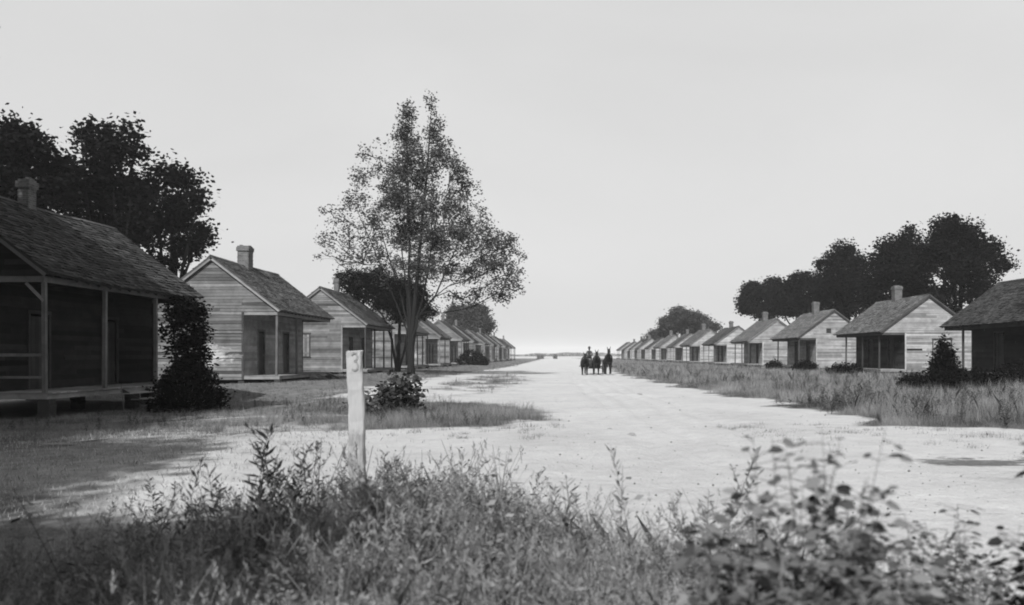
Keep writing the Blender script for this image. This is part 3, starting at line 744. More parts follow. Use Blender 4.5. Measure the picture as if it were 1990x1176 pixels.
GF = 'small far clump of trees behind the hazy cabins'
dark_tree('broadleaf_tree', 215, 1325, [(1320,612,18,11,1.3),(1345,618,18,11,1.3),(1300,628,18,12,1.3),(1330,635,30,12,1.2),(1300,645,22,9,1.0)], 36, 'rounded hazy tree forming the top of the far clump behind the row', GF, leaf=.42, cr=.7, lm=M_leafmid)
dark_tree('broadleaf_tree', 225, 1368, [(1365,624,16,9,1.2),(1382,636,14,8,1.1),(1358,640,18,10,1.1)], 37, 'low hazy tree on the grove side of the far clump', GF, leaf=.42, cr=.7, lm=M_leafmid)
dark_tree('broadleaf_tree', 240, 1275, [(1275,652,14,9,1.1),(1262,662,10,7,1.0),(1290,656,10,8,1.0)], 38, 'lowest hazy tree of the far clump, on its road side', GF, leaf=.42, cr=.7, lm=M_leafmid)
dark_tree('broadleaf_tree', 205, 908, [(890,608,22,14,1.3),(925,606,22,15,1.3),(905,625,34,15,1.3),(940,632,18,18,1.2),(880,632,18,14,1.1),(915,648,34,10,1.0)], 39, 'small round dark tree behind the far cabins, past the tall airy tree', None, leaf=.42, cr=.75, lm=M_leafmid)
# unseen trees, added outside the frame to darken near cabins, yard and weeds
def added_shade_tree(x, y, zc, r, seed, label):
    rr = np.random.default_rng(seed); bl = []
    for k in range(9):
        a = rr.uniform(0, 2*PI); q = r*0.6*math.sqrt(rr.random()); bl.append((x+q*math.cos(a), y+q*math.sin(a), zc+rr.uniform(-.3,.3)*r, r*.5, r*.5, r*.42, 1.2))
    t = make_tree('added_shade_tree', (x, y, tzf(x, y)), [([(0,0,-.3),(.1,.1,zc*.5),(0,.2,zc)], .3, .06)], bl, .34, 34, .6, 24, seed, M_leafdark, M_bark, shell=.7)
    tag(t, label, 'tree')
added_shade_tree(-21.0, 16.5, 12.0, 7.0, 51, 'unseen leafy tree added before the shaded cabin to shade it')
added_shade_tree(-17.5, 10.5, 8.5, 5.4, 54, 'unseen smaller tree added to darken the edge of the worn yard')
added_shade_tree(-14.5, 1.5, 9.5, 5.2, 52, 'unseen leafy tree added to cast its shadow over the worn yard')
added_shade_tree(-6.9, -1.0, 6.5, 2.9, 53, 'unseen small tree added to darken the corner of the tall weeds')
added_shade_tree(27.5, 34.0, 13.5, 5.5, 55, 'unseen leafy tree added to shade the cabin cut off by the picture edge')

def bush(name, x, y, w, h, seed, label, cat='bush', lm=None, leaf=0.09, n=140, per=26, cr=0.14, d=None, cone=False, group=None, stem=True, z=None):
    rr = np.random.default_rng(seed); z0 = tzf(x, y) if z is None else z
    root = empty(name, (x, y, z0)); mb = MB(); C = []; T = []
    d = d or w
    for k in range(n):
        u = rr.normal(size=3); u /= np.linalg.norm(u); u[2] = abs(u[2]); q = rr.random()**0.45
        p = np.array([u[0]*w/2, u[1]*d/2, u[2]*h])*q
        if cone: p[:2] *= (1-0.8*p[2]/h)*1.25
        if rr.random() < .5: mb.tube([(p[0]*.1, p[1]*.1, -.05), tuple(p*[.6,.6,.5]), tuple(p)], [.016, .010, .004], 4, .5, cap=False)
        m = int(per*rr.uniform(.5, 1.5)); C.append(p+rr.normal(size=(m,3))*cr); T.append(np.clip(rr.normal(.5,.18)+rr.normal(size=m)*.18, 0, 1))
    C = np.concatenate(C); T = np.concatenate(T); C[:,2] = np.maximum(C[:,2], 0.0)
    mb.build('stem', M_stem, root)
    link_mesh('foliage', leaves_mesh('foliage', C, leaf, rr, T), lm or M_leafbush, root)
    return tag(root, label, cat, group)
bush('round_bush', -12.25, 27.0, 2.3, 1.5, 61, 'dense dark round bush at the foot of the steps of the shaded cabin', lm=M_leafdark, n=420, leaf=.09)
bush('leafy_bush', -4.55, 23.0, 1.5, 1.0, 62, 'loose leafy bush on the verge just past the white post', lm=M_leafmid, n=60, per=22, leaf=.13, cr=.14)
bush('leafy_bush', -5.3, 22.0, .8, .5, 63, 'low leafy sprig beside the loose bush past the white post', lm=M_leafbush, n=24, per=16, leaf=.09)
bush('pointed_shrub', 17.0, 36.5, 1.7, 2.3, 64, 'pointed dark shrub standing before the gable with the boarded opening', lm=M_leafdark, n=330, cone=True, leaf=.1)
for i, (x, y, w, h, lab) in enumerate([(19.0, 37.8, 2.6, .8, 'low dark shrub spreading from the foot of the pointed shrub'), (22.0, 38.6, 3.6, 1.15, 'low dark shrub below the porch of the cabin cut off by the picture edge'),
                                  (25.5, 39.5, 3.6, 1.25, 'low dark shrub at the picture edge below the dark roofed cabin'), (16.2, 37.6, 1.3, .55, 'smallest dark shrub, on the road side of the pointed one')]):
    bush('low_shrub', x, y, w, h, 70+i, lab, lm=M_leafdark, n=260, leaf=.1, group='low dark shrubs before the dark roofed cabin')
bush('low_shrub', 22.9, 66, 3.0, .85, 75, 'low dark shrub at the porch of the cabin with the boarded gable opening', lm=M_leafdark, n=200, leaf=.13, group='low shrubs by the porches below the grove')
bush('low_shrub', 23.4, 79, 2.4, .9, 76, 'dark shrub between the cabin with the boarded opening and the cabin with the ragged hole', lm=M_leafdark, n=160, leaf=.14, group='low shrubs by the porches below the grove')
bush('low_shrub', 22.8, 88, 2.0, .9, 77, 'dark shrub by the porch of the cabin with the ragged hole in its gable', lm=M_leafdark, n=120, leaf=.14, group='low shrubs by the porches below the grove')
bush('low_shrub', -13.2, 122, 4.5, 2.4, 78, 'dark bush filling the porch of a cabin just past the tall airy tree', lm=M_leafdark, n=160, leaf=.2)
bush('low_shrub', -11.8, 126, 1.8, 1.2, 79, 'small dark bush beside the verge past the tall airy tree', lm=M_leafdark, n=60, leaf=.2)
bush('far_bush', -8.2, 330, 3.0, 1.7, 80, 'tiny hazy bush where the road meets the horizon', lm=M_leaffar, n=60, leaf=.35, cr=.3)
bush('far_bush', -2.3, 345, 1.3, 2.0, 81, 'tiny hazy upright bush in the road end gap', lm=M_leaffar, n=50, leaf=.3, cr=.25)

# vine on the far porch post of the shaded cabin
rr = np.random.default_rng(90); vr = empty('climbing_vine', (XL+0.05, 32.4, tzf(XL, 32.4))); C = []; T = []; mb = MB()
for k in range(5): mb.tube([(rr.uniform(-.1,.1), rr.uniform(-1,1.3), 0), (rr.uniform(-.1,.1), rr.uniform(-1,1.3), 2), (rr.uniform(-.1,.1), rr.uniform(-1,1.3), 3.9)], [.03,.02,.01], 5)
for k in range(400):
    z = rr.random()*4.05; wv = 1.55*(1-0.12*math.sin(z*2)); y = rr.uniform(-wv, wv)+.15
    if z < 2.6 and y < -0.75+0.35*math.sin(z*3): y += 0.9
    m = rr.integers(14, 34); C.append(np.array([rr.normal(0, .16), y, z])+rr.normal(size=(m,3))*.13); T.append(np.clip(rr.normal(.5,.2)+rr.normal(size=m)*.15, 0, 1))
mb.build('stem', M_bark, vr); link_mesh('foliage', leaves_mesh('foliage', np.concatenate(C), .11, rr, np.concatenate(T)), M_leafdark, vr)
tag(vr, 'thick climbing vine hanging over the end post of the shaded porch', 'vine')

def weed_template(rr, kind):
    """returns V (n,4,3) leaf/stem quads for a plant one metre tall"""
    Q = []; T = []
    def leafq(p, d, L, w, t):
        d = d/np.linalg.norm(d); s = np.cross(d, [0,0,1.0]+rr.normal(size=3)*.5); s /= np.linalg.norm(s)+1e-6
        Q.append([p, p+d*L*.45+s*w/2, p+d*L, p+d*L*.45-s*w/2]); T.append(t)
    def stemq(p, q, w, t=.45):
        d = q-p; s = np.cross(d, rr.normal(size=3)); s /= np.linalg.norm(s)+1e-6; u = np.cross(d, s); u /= np.linalg.norm(u)+1e-6
        for v in (s, u): Q.append([p-v*w/2, p+v*w/2, q+v*w*.35, q-v*w*.35]); T.append(t)
    bend = rr.normal(size=2)*.12; N = 12
    P = [np.array([bend[0]*(i/N)**2, bend[1]*(i/N)**2, i/N]) for i in range(N+1)]
    for i in range(N): stemq(P[i], P[i+1], .011*(1-.6*i/N))
    def at(t): i = min(N-1, int(t*N)); return P[i]+(P[i+1]-P[i])*(t*N-i)
    if kind == 0:      # upright weed with many narrow leaves and a leafy top
        for k in range(46):
            t = .15+.85*(k/46); a = k*2.4+rr.normal()*.3; L = (.17*(1-.65*t)+.02)*rr.uniform(.7,1.3)
            leafq(at(t), np.array([math.cos(a), math.sin(a), rr.uniform(.2,1.1)]), L, L*.22, rr.normal(.5,.2))
    elif kind == 1:    # branched, small leaves, ragged seed spikes
        for b in range(9):
            t = .3+.65*b/9; a = b*2.4+rr.normal()*.4; L = .38*(1.1-t)+.06; p0 = at(t); d = np.array([math.cos(a)*.7, math.sin(a)*.7, 1.0]); d /= np.linalg.norm(d); p1 = p0+d*L
            stemq(p0, p1, .006)
            for k in range(11):
                q = p0+(p1-p0)*(.2+.8*k/11); aa = rr.uniform(0, 2*PI); leafq(q, np.array([math.cos(aa), math.sin(aa), rr.uniform(.1,1.2)]), rr.uniform(.03,.075), rr.uniform(.012,.024), rr.normal(.45,.2))
    elif kind == 2:    # broad leaves on a loose stem
        for k in range(16):
            t = .12+.86*(k/16); a = k*2.4+rr.normal()*.4; p0 = at(t); d = np.array([math.cos(a), math.sin(a), .5]); p1 = p0+d*.06*rr.uniform(.6,1.5)
            stemq(p0, p1, .005); L = .13*(1-.45*t)*rr.uniform(.7,1.3)
            leafq(p1, np.array([math.cos(a), math.sin(a), rr.uniform(-.6,.4)]), L, L*.6, rr.normal(.5,.22))
    else:              # bare stalks with a plume (tall dry grass head)
        for b in range(5):
            a = rr.uniform(0, 2*PI); q = np.array([math.cos(a)*.3, math.sin(a)*.3, rr.uniform(.7,1.0)]); m_ = q*[.35,.35,.6]; stemq(np.zeros(3), m_, .006, .8); stemq(m_, q, .005, .8)
            for k in range(8): leafq(q-np.array([0,0,.015*k]), np.array([rr.normal()*.4, rr.normal()*.4, 1.0]), .05, .01, .85)
    return np.array(Q), np.clip(np.array(T), 0, 1)
TPL = [[weed_template(np.random.default_rng(200+10*kd+j), kd) for j in range(6)] for kd in range(4)]
def plant_quads(x, y, h, kd, rr, wid=1.0):
    Q, T = TPL[kd][rr.integers(0, 6)]; a = rr.uniform(0, 2*PI); c, s = math.cos(a), math.sin(a)
    tilt = rr.normal(size=2)*.16
    V = Q.copy(); xx = V[...,0]*c-V[...,1]*s; yy = V[...,0]*s+V[...,1]*c; zz = V[...,2]
    V = np.stack([(xx*wid+tilt[0]*zz)*h+x, (yy*wid+tilt[1]*zz)*h+y, zz*h+tzf(x, y)-.01], -1)
    return V, np.clip(T+rr.normal()*.13, 0, 1)
# ------------------------------------------------------------------ grass
def blades(name, X, Y, H, W, rr, mat, tone=None, lean=0.45, z=None, kind='stuff'):
    n = len(X); Z = tz(X, Y)-0.01
    a = rr.uniform(0, 2*PI, n); dx, dy = np.cos(a), np.sin(a)
    f = rr.uniform(0, 2*PI, n); lx, ly = np.cos(f)*H*lean*rr.random(n), np.sin(f)*H*lean*rr.random(n)
    b = np.stack([X, Y, Z], 1); w = np.stack([dx*W/2, dy*W/2, 0*W], 1)
    m = b+np.stack([lx*.35, ly*.35, H*.6], 1); tpt = b+np.stack([lx, ly, H], 1)
    V = np.stack([b-w, b+w, m+w*.7, tpt+w*.05, m-w*.7], 1).reshape(-1, 3)
    i = np.arange(n)*5
    F = np.stack([i, i+1, i+2, i+3, i+4], 1)
    if tone is None: tone = np.clip(rr.normal(.5, .22, n), 0, 1)
    o = link_mesh(name, mesh_np(name, V, F, tone), mat)
    return tag(o, kind=kind)
rg = np.random.default_rng(100)
def clumpy(n, x0, x1, ylog0, ylog1, power, r0=.12, per=12):
    """n blades in tufts; y drawn so that density falls with distance"""
    m = n//per; u = rg.random(m); p = power
    Yc = (ylog0**(1-p)+(ylog1**(1-p)-ylog0**(1-p))*u)**(1/(1-p)); Xc = rg.uniform(0, 1, m)
    Xc = x0(Yc)+(x1(Yc)-x0(Yc))*Xc
    X = np.repeat(Xc, per)+rg.normal(size=m*per)*r0; Y = np.repeat(Yc, per)+rg.normal(size=m*per)*r0
    hs = np.repeat(np.clip(rg.lognormal(0, .35, m), .4, 2.2), per); tn = np.repeat(rg.normal(.5, .2, m), per)
    return X, Y, hs, tn
def patchn(X, Y): return 0.5+0.5*np.sin(X*.9+np.sin(Y*.35)*2)*np.sin(Y*.28+np.sin(X*.6)*1.7)
def vn(X, Y, f, sd):
    """smooth value noise"""
    X = X*f; Y = Y*f; xi = np.floor(X).astype(np.int64); yi = np.floor(Y).astype(np.int64); fx = X-xi; fy = Y-yi
    def hsh(i, j): return (np.sin(i*127.1+j*311.7+sd*74.7)*43758.5453) % 1.0
    fx = fx*fx*(3-2*fx); fy = fy*fy*(3-2*fy)
    return (hsh(xi,yi)*(1-fx)+hsh(xi+1,yi)*fx)*(1-fy)+(hsh(xi,yi+1)*(1-fx)+hsh(xi+1,yi+1)*fx)*fy
def tri_blades(name, X, Y, H, W, rr, mat, tone, lean=.9):
    n = len(X); Z = tz(X, Y)-.01; a = rr.uniform(0, 2*PI, n); f = rr.uniform(0, 2*PI, n); L = H*lean*rr.random(n)
    b = np.stack([X, Y, Z], 1); w = np.stack([np.cos(a)*W/2, np.sin(a)*W/2, 0*W], 1); t = b+np.stack([np.cos(f)*L, np.sin(f)*L, H], 1)
    V = np.stack([b-w, b+w, t], 1).reshape(-1, 3)
    return tag(link_mesh(name, mesh_np(name, V, np.arange(3*n).reshape(n, 3), np.clip(tone, 0, 1)), mat), kind='stuff')
# field between the road and the row below the grove
X, Y, hs, tn = clumpy(900000, lambda y: 3.0+0*y, lambda y: np.minimum(0.58*y+6, 46), 15.0, 300, 1.7, .16, 16)
q = vn(X, Y, 1.6, 1)*.5+vn(X, Y, .55, 2)*.5; q2 = vn(X, Y, 4.0, 3)
k = sandfn(X, Y)+.9*(q2-.5) < .30; X, Y, hs, tn, q, q2 = X[k], Y[k], hs[k], tn[k], q[k], q2[k]
edge = 1-np.clip(sandfn(X, Y)*2.5, 0, .75); sc = np.clip(Y/30, .6, 3.2)
tri_blades('grass', X, Y, (.05+.26*q**1.5)*hs*rg.uniform(.5,1.5,len(X))*edge, .009*sc, rg, M_grass, .5+1.5*(q-.5)+.5*(q2-.5)+.5*(tn-.5)+.2*rg.normal(size=len(X)), .9)
# taller seeding stalks and weeds standing out of it
n = 26000; Y = 15.5*np.exp(rg.random(n)**1.2*2.3); X = 4+rg.random(n)*(np.minimum(.58*Y+6, 46)-4); k = (sandfn(X, Y) < .15) & (vn(X, Y, .45, 5) > .45); X, Y = X[k], Y[k]
blades('seeding_grass', X, Y, rg.uniform(.3,.62,len(X)), .007*np.clip(Y/22,.8,3), rg, M_grass, np.clip(rg.normal(.6,.3,len(X)),0,1), .7)
# verge and yards beside the row with the airy tree
X, Y, hs, tn = clumpy(560000, lambda y: np.maximum(-0.72*y-2, -45), lambda y: 0.5+0*y, 16.5, 280, 1.6, .12, 14)
q = vn(X, Y, 1.3, 7)*.5+vn(X, Y, .5, 8)*.5; q2 = vn(X, Y, 3.5, 9)
s_ = sandfn(X, Y); k = (s_+.9*(q2-.5) < 0.28); X, Y, hs, tn, q, q2 = X[k], Y[k], hs[k], tn[k], q[k], q2[k]
inside = (X < XL+.2) & (X > XL-7.2) & (((Y-Y1) % PL) < 10.1); X, Y, hs, tn, q, q2 = X[~inside], Y[~inside], hs[~inside], tn[~inside], q[~inside], q2[~inside]
sc = np.clip(Y/30, .6, 3.2); hh = np.where(X > -8.0, .24, .09)
tri_blades('grass', X, Y, (.03+hh*q**1.3)*hs*rg.uniform(.5,1.5,len(X)), .009*sc, rg, M_grass, .45+1.3*(q-.5)+.5*(q2-.5)+.5*(tn-.5)+.2*rg.normal(size=len(X)), .9)

# stray tufts creeping onto the sand
m = 420; per = 34; Yc = rg.uniform(12.5, 19, m); Xc = np.where(rg.random(m) < .55, rg.uniform(3.5, 12, m), rg.uniform(-9, 0, m)); kk = rg.random(m) < np.where(Xc > 0, ss(12.5, 16.5, Yc)*.9, ss(14, 18, Yc)); Xc, Yc = Xc[kk], Yc[kk]; m = len(Xc)
X = np.repeat(Xc, per)+rg.normal(size=m*per)*.09; Y = np.repeat(Yc, per)+rg.normal(size=m*per)*.09
tri_blades('stray_grass', X, Y, np.repeat(rg.uniform(.03,.13,m), per)*rg.uniform(.5,1.3,m*per), np.full(m*per, .006), rg, M_grass, rg.normal(.45, .25, m*per), 1.0)
# scrubby weeds scattered through the field and verge
def scrub(name, n, xf, y0, y1, smax, hmax, sd, mat):
    r_ = np.random.default_rng(sd); VV = []; TT = []; c_ = 0; tries = 0
    while c_ < n and tries < n*30:
        tries += 1
        y = y0*math.exp(r_.random()**1.1*math.log(y1/y0)); x = xf(y, r_.random())
        if x < XL+.4 and y > 17 and (y-Y1) % PL < 10.3: continue
        if sandfn(np.array([x]), np.array([y]))[0] > smax*r_.random() or vn(np.array([x]), np.array([y]), .5, sd)[0] < .42: continue
        for j in range(3):
            V, T = plant_quads(x+r_.normal()*.12, y+r_.normal()*.12, hmax*r_.uniform(.35, 1.0), r_.choice(4, p=[.35,.3,.2,.15]), r_, 1.5); VV.append(V); TT.append(T)
        c_ += 1
    V = np.concatenate(VV).reshape(-1, 3); tag(link_mesh(name, mesh_np(name, V, np.arange(len(V)).reshape(-1, 4), np.concatenate(TT)), mat), kind='stuff')
scrub('scrub', 620, lambda y, u: 4+u*(min(.58*y+6, 40)-4), 15.8, 110, .5, .62, 41, M_leafmid)
scrub('scrub', 330, lambda y, u: -u*(.7*y+2), 17.5, 110, .5, .38, 42, M_leafmid)
# little clods and pebbles loose on the sand
n = 1500; r_ = np.random.default_rng(43); y = 8*np.exp(r_.random(n)*1.9); x = r_.uniform(-.45, .58, n)*y; k = (sandfn(x, y) > .5); x, y = x[k], y[k]; n = len(x); r0 = r_.lognormal(-4.85, .45, n)
O = np.array([(1,0,0),(0,1,0),(-1,0,0),(0,-1,0),(0,0,.8),(0,0,-.6)]); V = np.stack([x, y, tz(x, y)+.008+r0*.3], 1)[:,None,:]+O[None]*r0[:,None,None]*r_.uniform(.7, 1.4, (n, 6, 1))
FF = np.array([(0,1,4),(1,2,4),(2,3,4),(3,0,4),(1,0,5),(2,1,5),(3,2,5),(0,3,5)]); F = (np.arange(n)[:,None,None]*6+FF[None]).reshape(-1, 3)
tag(link_mesh('pebbles', mesh_np('pebbles', V.reshape(-1, 3), F, np.repeat(r_.random(n), 8)), M_pebble), kind='stuff')
# thin short grass over the worn yard and stray tufts on the sand
n = 26000; Y = rg.uniform(8, 19, n); X = rg.uniform(-1.0, 0, n)*(0.70*Y-2.5)-2.5
k = rg.random(n) < np.clip((-X-3)/7, .04, 1)*(.35+.65*patchn(X*1.7, Y*2.2)); X, Y = X[k], Y[k]
blades('short_grass', X, Y, rg.uniform(.02,.085,len(X)), np.full(len(X), .012), rg, M_grassn, None, .9)

# ------------------------------------------------------------------ near weeds
rw = np.random.default_rng(300)
VV = []; TT = []
def envelope(x, Y):
    """height limit of the weeds at picture column x (derived from their world position)"""
    return np.interp(x, [-200, 60, 180, 300, 520, 700, 900, 1060, 1150, 1350, 1500, 1750, 1990, 2200], [.44, .44, .47, .54, .62, .66, .64, .58, .56, .57, .52, .44, .42, .42])
def far_limit(x): return np.interp(x, [-200, 60, 250, 420, 560, 740, 1000, 1150, 1400, 1700, 1990], [6.0, 6.1, 6.3, 6.6, 7.1, 8.7, 8.0, 6.3, 5.8, 5.0, 4.4])
cnt = 0
while cnt < 1600:
    Y = 2.3+rw.random()**.8*6.0; x = rw.uniform(-150, 2140)
    if Y > far_limit(x)*rw.uniform(.85, 1.05): continue
    X = (x-1090)/1600*Y
    h = envelope(x, Y)*rw.uniform(.5, 1.05)*(1.32 if rw.random() < .07 else 1)
    if Y < 3.2: h *= .8
    kd = rw.choice(4, p=[.26, .32, .12, .30])
    V, T = plant_quads(X, Y, h*(1.15 if kd == 3 else 1), kd, rw, 1.25); VV.append(V); TT.append(T); cnt += 1
V = np.concatenate(VV).reshape(-1, 3); T = np.concatenate(TT)
tag(link_mesh('weeds', mesh_np('weeds', V, np.arange(len(V)).reshape(-1, 4), T), M_leafweed), kind='stuff')
# long grass blades among them
n = 190000; Y = 2.2+rw.random(n)**.85*6.2; x = rw.uniform(-150, 2140, n); k = Y < far_limit(x)*rw.uniform(.8, 1.1, n); x, Y = x[k], Y[k]; X = (x-1090)/1600*Y
tuft = .6+.4*np.sin(X*5.1+np.sin(Y*4)*2); 
blades('long_grass', X, Y, envelope(x, Y)*rw.uniform(.25, .9, len(X))*tuft, rw.uniform(.003, .007, len(X)), rw, M_grassn, np.clip(rw.normal(.5, .25, len(X))+.15*np.sin(X*2.3), 0, 1), .8)

def weed_thing(name, x_px, top_px, Y, kd, seed, label, cat='weed', wid=1.0, n=1, lm=None, spread=.08, group=None):
    rr = np.random.default_rng(seed); X = (x_px-1090)/1600*Y; z0 = tzf(X, Y)
    h = 1.6+(690-top_px)/1600*Y-z0; VV = []; TT = []
    for k in range(n):
        V, T = plant_quads(X+rr.normal()*spread, Y+rr.normal()*spread, h*(1 if k == 0 else rr.uniform(.7, .98)), kd, rr, wid); VV.append(V); TT.append(T)
    V = np.concatenate(VV).reshape(-1, 3)-np.array([X, Y, z0]); o = link_mesh(name, mesh_np(name, V, np.arange(len(V)).reshape(-1, 4), np.concatenate(TT)*.85), lm or M_leafweed)
    o.location = (X, Y, z0)
    return tag(o, label, cat, group)
GW = 'tall weeds rising above the rest'
weed_thing('tall_weed', 527, 822, 6.0, 0, 401, 'dense upright weed clump with a bushy head, tallest before the worn yard', n=5, group=GW, lm=M_leafbush, spread=.05)
weed_thing('tall_weed', 582, 820, 6.1, 1, 402, 'loose branching weed touching the bushy headed clump', n=3, group=GW)
weed_thing('tall_weed', 318, 890, 5.4, 0, 403, 'lone leaning spike weed before the worn yard', n=2, group=GW, lm=M_leafbush, wid=.6, spread=.03)
weed_thing('tall_weed', 418, 895, 5.6, 0, 404, 'twin pointed weed between the leaning spike and the bushy clump', n=3, group=GW, spread=.08)
weed_thing('tall_weed', 120, 945, 4.6, 2, 405, 'ragged dark weed sticking out over the shaded grass corner', n=3, group=GW, lm=M_leafbush)
weed_thing('tall_weed', 735, 880, 6.6, 0, 406, 'thin spiky weed leaning beside the white post', n=3, group=GW)
weed_thing('tall_weed', 800, 870, 6.6, 3, 407, 'bundle of bare seed stalks just past the white post', n=4, group=GW)
weed_thing('tall_weed', 875, 868, 6.4, 0, 408, 'single tall pointed weed before the pale sand, between stalks and umbel', n=2, group=GW, wid=.7, spread=.04)
weed_thing('tall_weed', 970, 868, 6.3, 2, 409, 'weed with small round heads on thin stems against the pale sand', n=2, group=GW)
weed_thing('tall_weed', 1110, 915, 5.6, 0, 410, 'feathery weed at the low dip of the weed line', n=2, group=GW)
weed_thing('tall_weed', 1215, 905, 5.3, 2, 411, 'leafy weed with drooping leaves before the middle of the road', n=2, group=GW)
weed_thing('tall_weed', 1258, 862, 5.2, 0, 412, 'slender weed with one very tall stem before the road', n=1, group=GW, wid=.6)
weed_thing('tall_weed', 1318, 868, 5.2, 1, 413, 'spreading weed with fine twigs next to the big blurred bush', n=2, group=GW)

# big blurred broad-leaved bush close to the camera, with its neighbours
def broad_bush(name, x_px, Y, h, w, seed, label, nst=16, nl=26, leaf=.062, tone=.5, group=None, lean=0.0):
    rr = np.random.default_rng(seed); X = (x_px-1090)/1600*Y; z0 = tzf(X, Y); root = empty(name, (X, Y, z0)); mb = MB(); Q = []; T = []
    for sidx in range(nst):
        a = rr.uniform(0, 2*PI); r = w/2*math.sqrt(rr.random()); hh = h*(1-.22*(r/(w/2))**2)*rr.uniform(.74, 1.04) if sidx else h
        tip = np.array([r*math.cos(a)+lean*hh, r*math.sin(a)*.8, hh]); b0 = np.array([rr.normal()*.06, rr.normal()*.06, -.03])
        pts = [b0+(tip-b0)*t+np.array([rr.normal()*.015, rr.normal()*.015, 0]) for t in np.linspace(0, 1, 7)]
        mb.tube([tuple(p) for p in pts], [.005*(1-.8*i/6) for i in range(7)], 5, .4, cap=False)
        for k in range(nl):
            t = .22+.78*rr.random()**.8; i = min(5, int(t*6)); p = pts[i]+(pts[i+1]-pts[i])*(t*6-i)
            aa = rr.uniform(0, 2*PI); d = np.array([math.cos(aa), math.sin(aa), rr.uniform(-.3,.6)]); d /= np.linalg.norm(d)
            st = rr.uniform(.02, .07); q = p+d*st; mb.tube([tuple(p), tuple(q)], [.002, .0015], 3, .4, cap=False)
            L = leaf*rr.uniform(.6, 1.35)*(1.15-.35*t); n_ = np.cross(d, [0,0,1]); n_ /= np.linalg.norm(n_)+1e-6; roll = rr.normal()*.7; up = np.cross(n_, d); sv = n_*math.cos(roll)+up*math.sin(roll)
            dn = np.array([0,0,-1])*L*.12
            Q += [[q, q+d*L*.3+sv*L*.3, q+d*L*.72+sv*L*.24+dn, q+d*L+dn*2], [q, q+d*L+dn*2, q+d*L*.72-sv*L*.24+dn, q+d*L*.3-sv*L*.3]]
            tt = float(np.clip(rr.normal(tone, .22), 0, 1)); T += [tt, tt*.9]
    mb.build('stem', M_stem, root); V = np.array(Q).reshape(-1, 3)
    link_mesh('foliage', mesh_np('foliage', V, np.arange(len(V)).reshape(-1, 4), np.array(T)), M_leafbroad, root)
    return tag(root, label, 'bush', group)
GB = 'broad leaved bushes close to the camera'
broad_bush('broadleaf_bush', 1545, 2.75, 1.38, .74, 501, 'tallest broad leaved bush, out of focus, its top against the pale road', nst=34, nl=30, leaf=.063, group=GB)
broad_bush('broadleaf_bush', 1500, 3.0, 1.12, .85, 502, 'dense lower bush wrapped around the foot of the tallest blurred bush', nst=28, nl=32, leaf=.058, group=GB, tone=.4)
broad_bush('broadleaf_bush', 1690, 2.7, 1.16, .5, 503, 'blurred bush crowding the side of the tallest one, with darker leaves', nst=20, nl=30, leaf=.06, group=GB, tone=.38)
broad_bush('broadleaf_bush', 1830, 3.6, .95, .75, 504, 'open small leaved bush between the blurred bushes and the picture edge', nst=24, nl=40, leaf=.045, group=GB)
broad_bush('broadleaf_bush', 1760, 3.1, .86, .7, 505, 'low leafy bush at the very bottom beneath the open small leaved one', nst=26, nl=40, leaf=.048, group=GB, tone=.3)
broad_bush('broadleaf_bush', 2080, 2.9, 1.3, .46, 506, 'dark bush half out of the picture at its edge, beside the rut', nst=22, nl=44, leaf=.06, group=GB, tone=.08)
broad_bush('broadleaf_bush', 1420, 3.3, .85, .6, 507, 'low broad leaved bush on the weed side of the blurred ones', nst=16, nl=24, leaf=.055, group=GB, tone=.4)
broad_bush('broadleaf_bush', 1600, 2.5, .95, .6, 508, 'front blurred bush at the bottom below the tallest one', nst=34, nl=36, leaf=.056, group=GB, tone=.38)

# ------------------------------------------------------------------ white post
def post_mat():
    m, nt, bs, out = new_mat('flaking_whitewash')
    v = coords(nt, (1,1,1)); n1 = noise(nt, 7, 6, .7, coords(nt, (1.6,1.6,.7)), .5); n2 = noise(nt, 40, 4, .6, coords(nt, (1,1,.15)))
    sep = nd(nt, 'ShaderNodeSeparateXYZ'); nt.links.new(nd(nt, 'ShaderNodeTexCoord').outputs['Object'], sep.inputs[0])
    lo = math_(nt, 'MULTIPLY_ADD', sep.outputs[2], -1.2, 1.22, clamp=True)     # more wear toward the foot, where rain splashes
    k = math_(nt, 'MULTIPLY', math_(nt, 'SUBTRACT', math_(nt, 'ADD', math_(nt, 'MULTIPLY', n1, 1.0), math_(nt, 'MULTIPLY', lo, .62)), .68), 9.0, clamp=True)
    wht = math_(nt, 'MULTIPLY_ADD', n2, .10, .25); grey = math_(nt, 'MULTIPLY_ADD', n2, .25, .10)
    c = math_(nt, 'ADD', math_(nt, 'MULTIPLY', wht, math_(nt, 'SUBTRACT', 1.0, k)), math_(nt, 'MULTIPLY', grey, k))
    setcol(nt, bs, c); bs.inputs['Roughness'].default_value = .9; bump(nt, bs, math_(nt, 'ADD', n2, math_(nt, 'MULTIPLY', k, -.6)), .6, .008)
    return m
M_whitepost = post_mat()
YP = 9.0; XP = (697-1090)/1600*YP; pr = empty('fence_post', (XP, YP, tzf(XP, YP)), R(4)); pr.rotation_euler = (0, R(-1.4), R(6))
rp = random.Random(7); mb = MB(); hP = 1.655; wP = .168; lev = 22
rings = []
for i in range(lev+1):
    z = -.25+(hP+.25)*i/lev; k = 1+.04*math.sin(i*1.7)*.5-(.03*i/lev)+rp.uniform(-.008,.008); w = wP/2*k; c = .012; ring = []
    for (x, y) in ((-w+c,-w),(w-c,-w),(w,-w+c),(w,w-c),(w-c,w),(-w+c,w),(-w,w-c),(-w,-w+c)):
        ring.append((x+.007*math.sin(i*.55)+rp.uniform(-.006,.006), y*.9+rp.uniform(-.005,.005), z+(rp.uniform(-.02,.012) if i == lev else 0)))
    rings.append(ring)
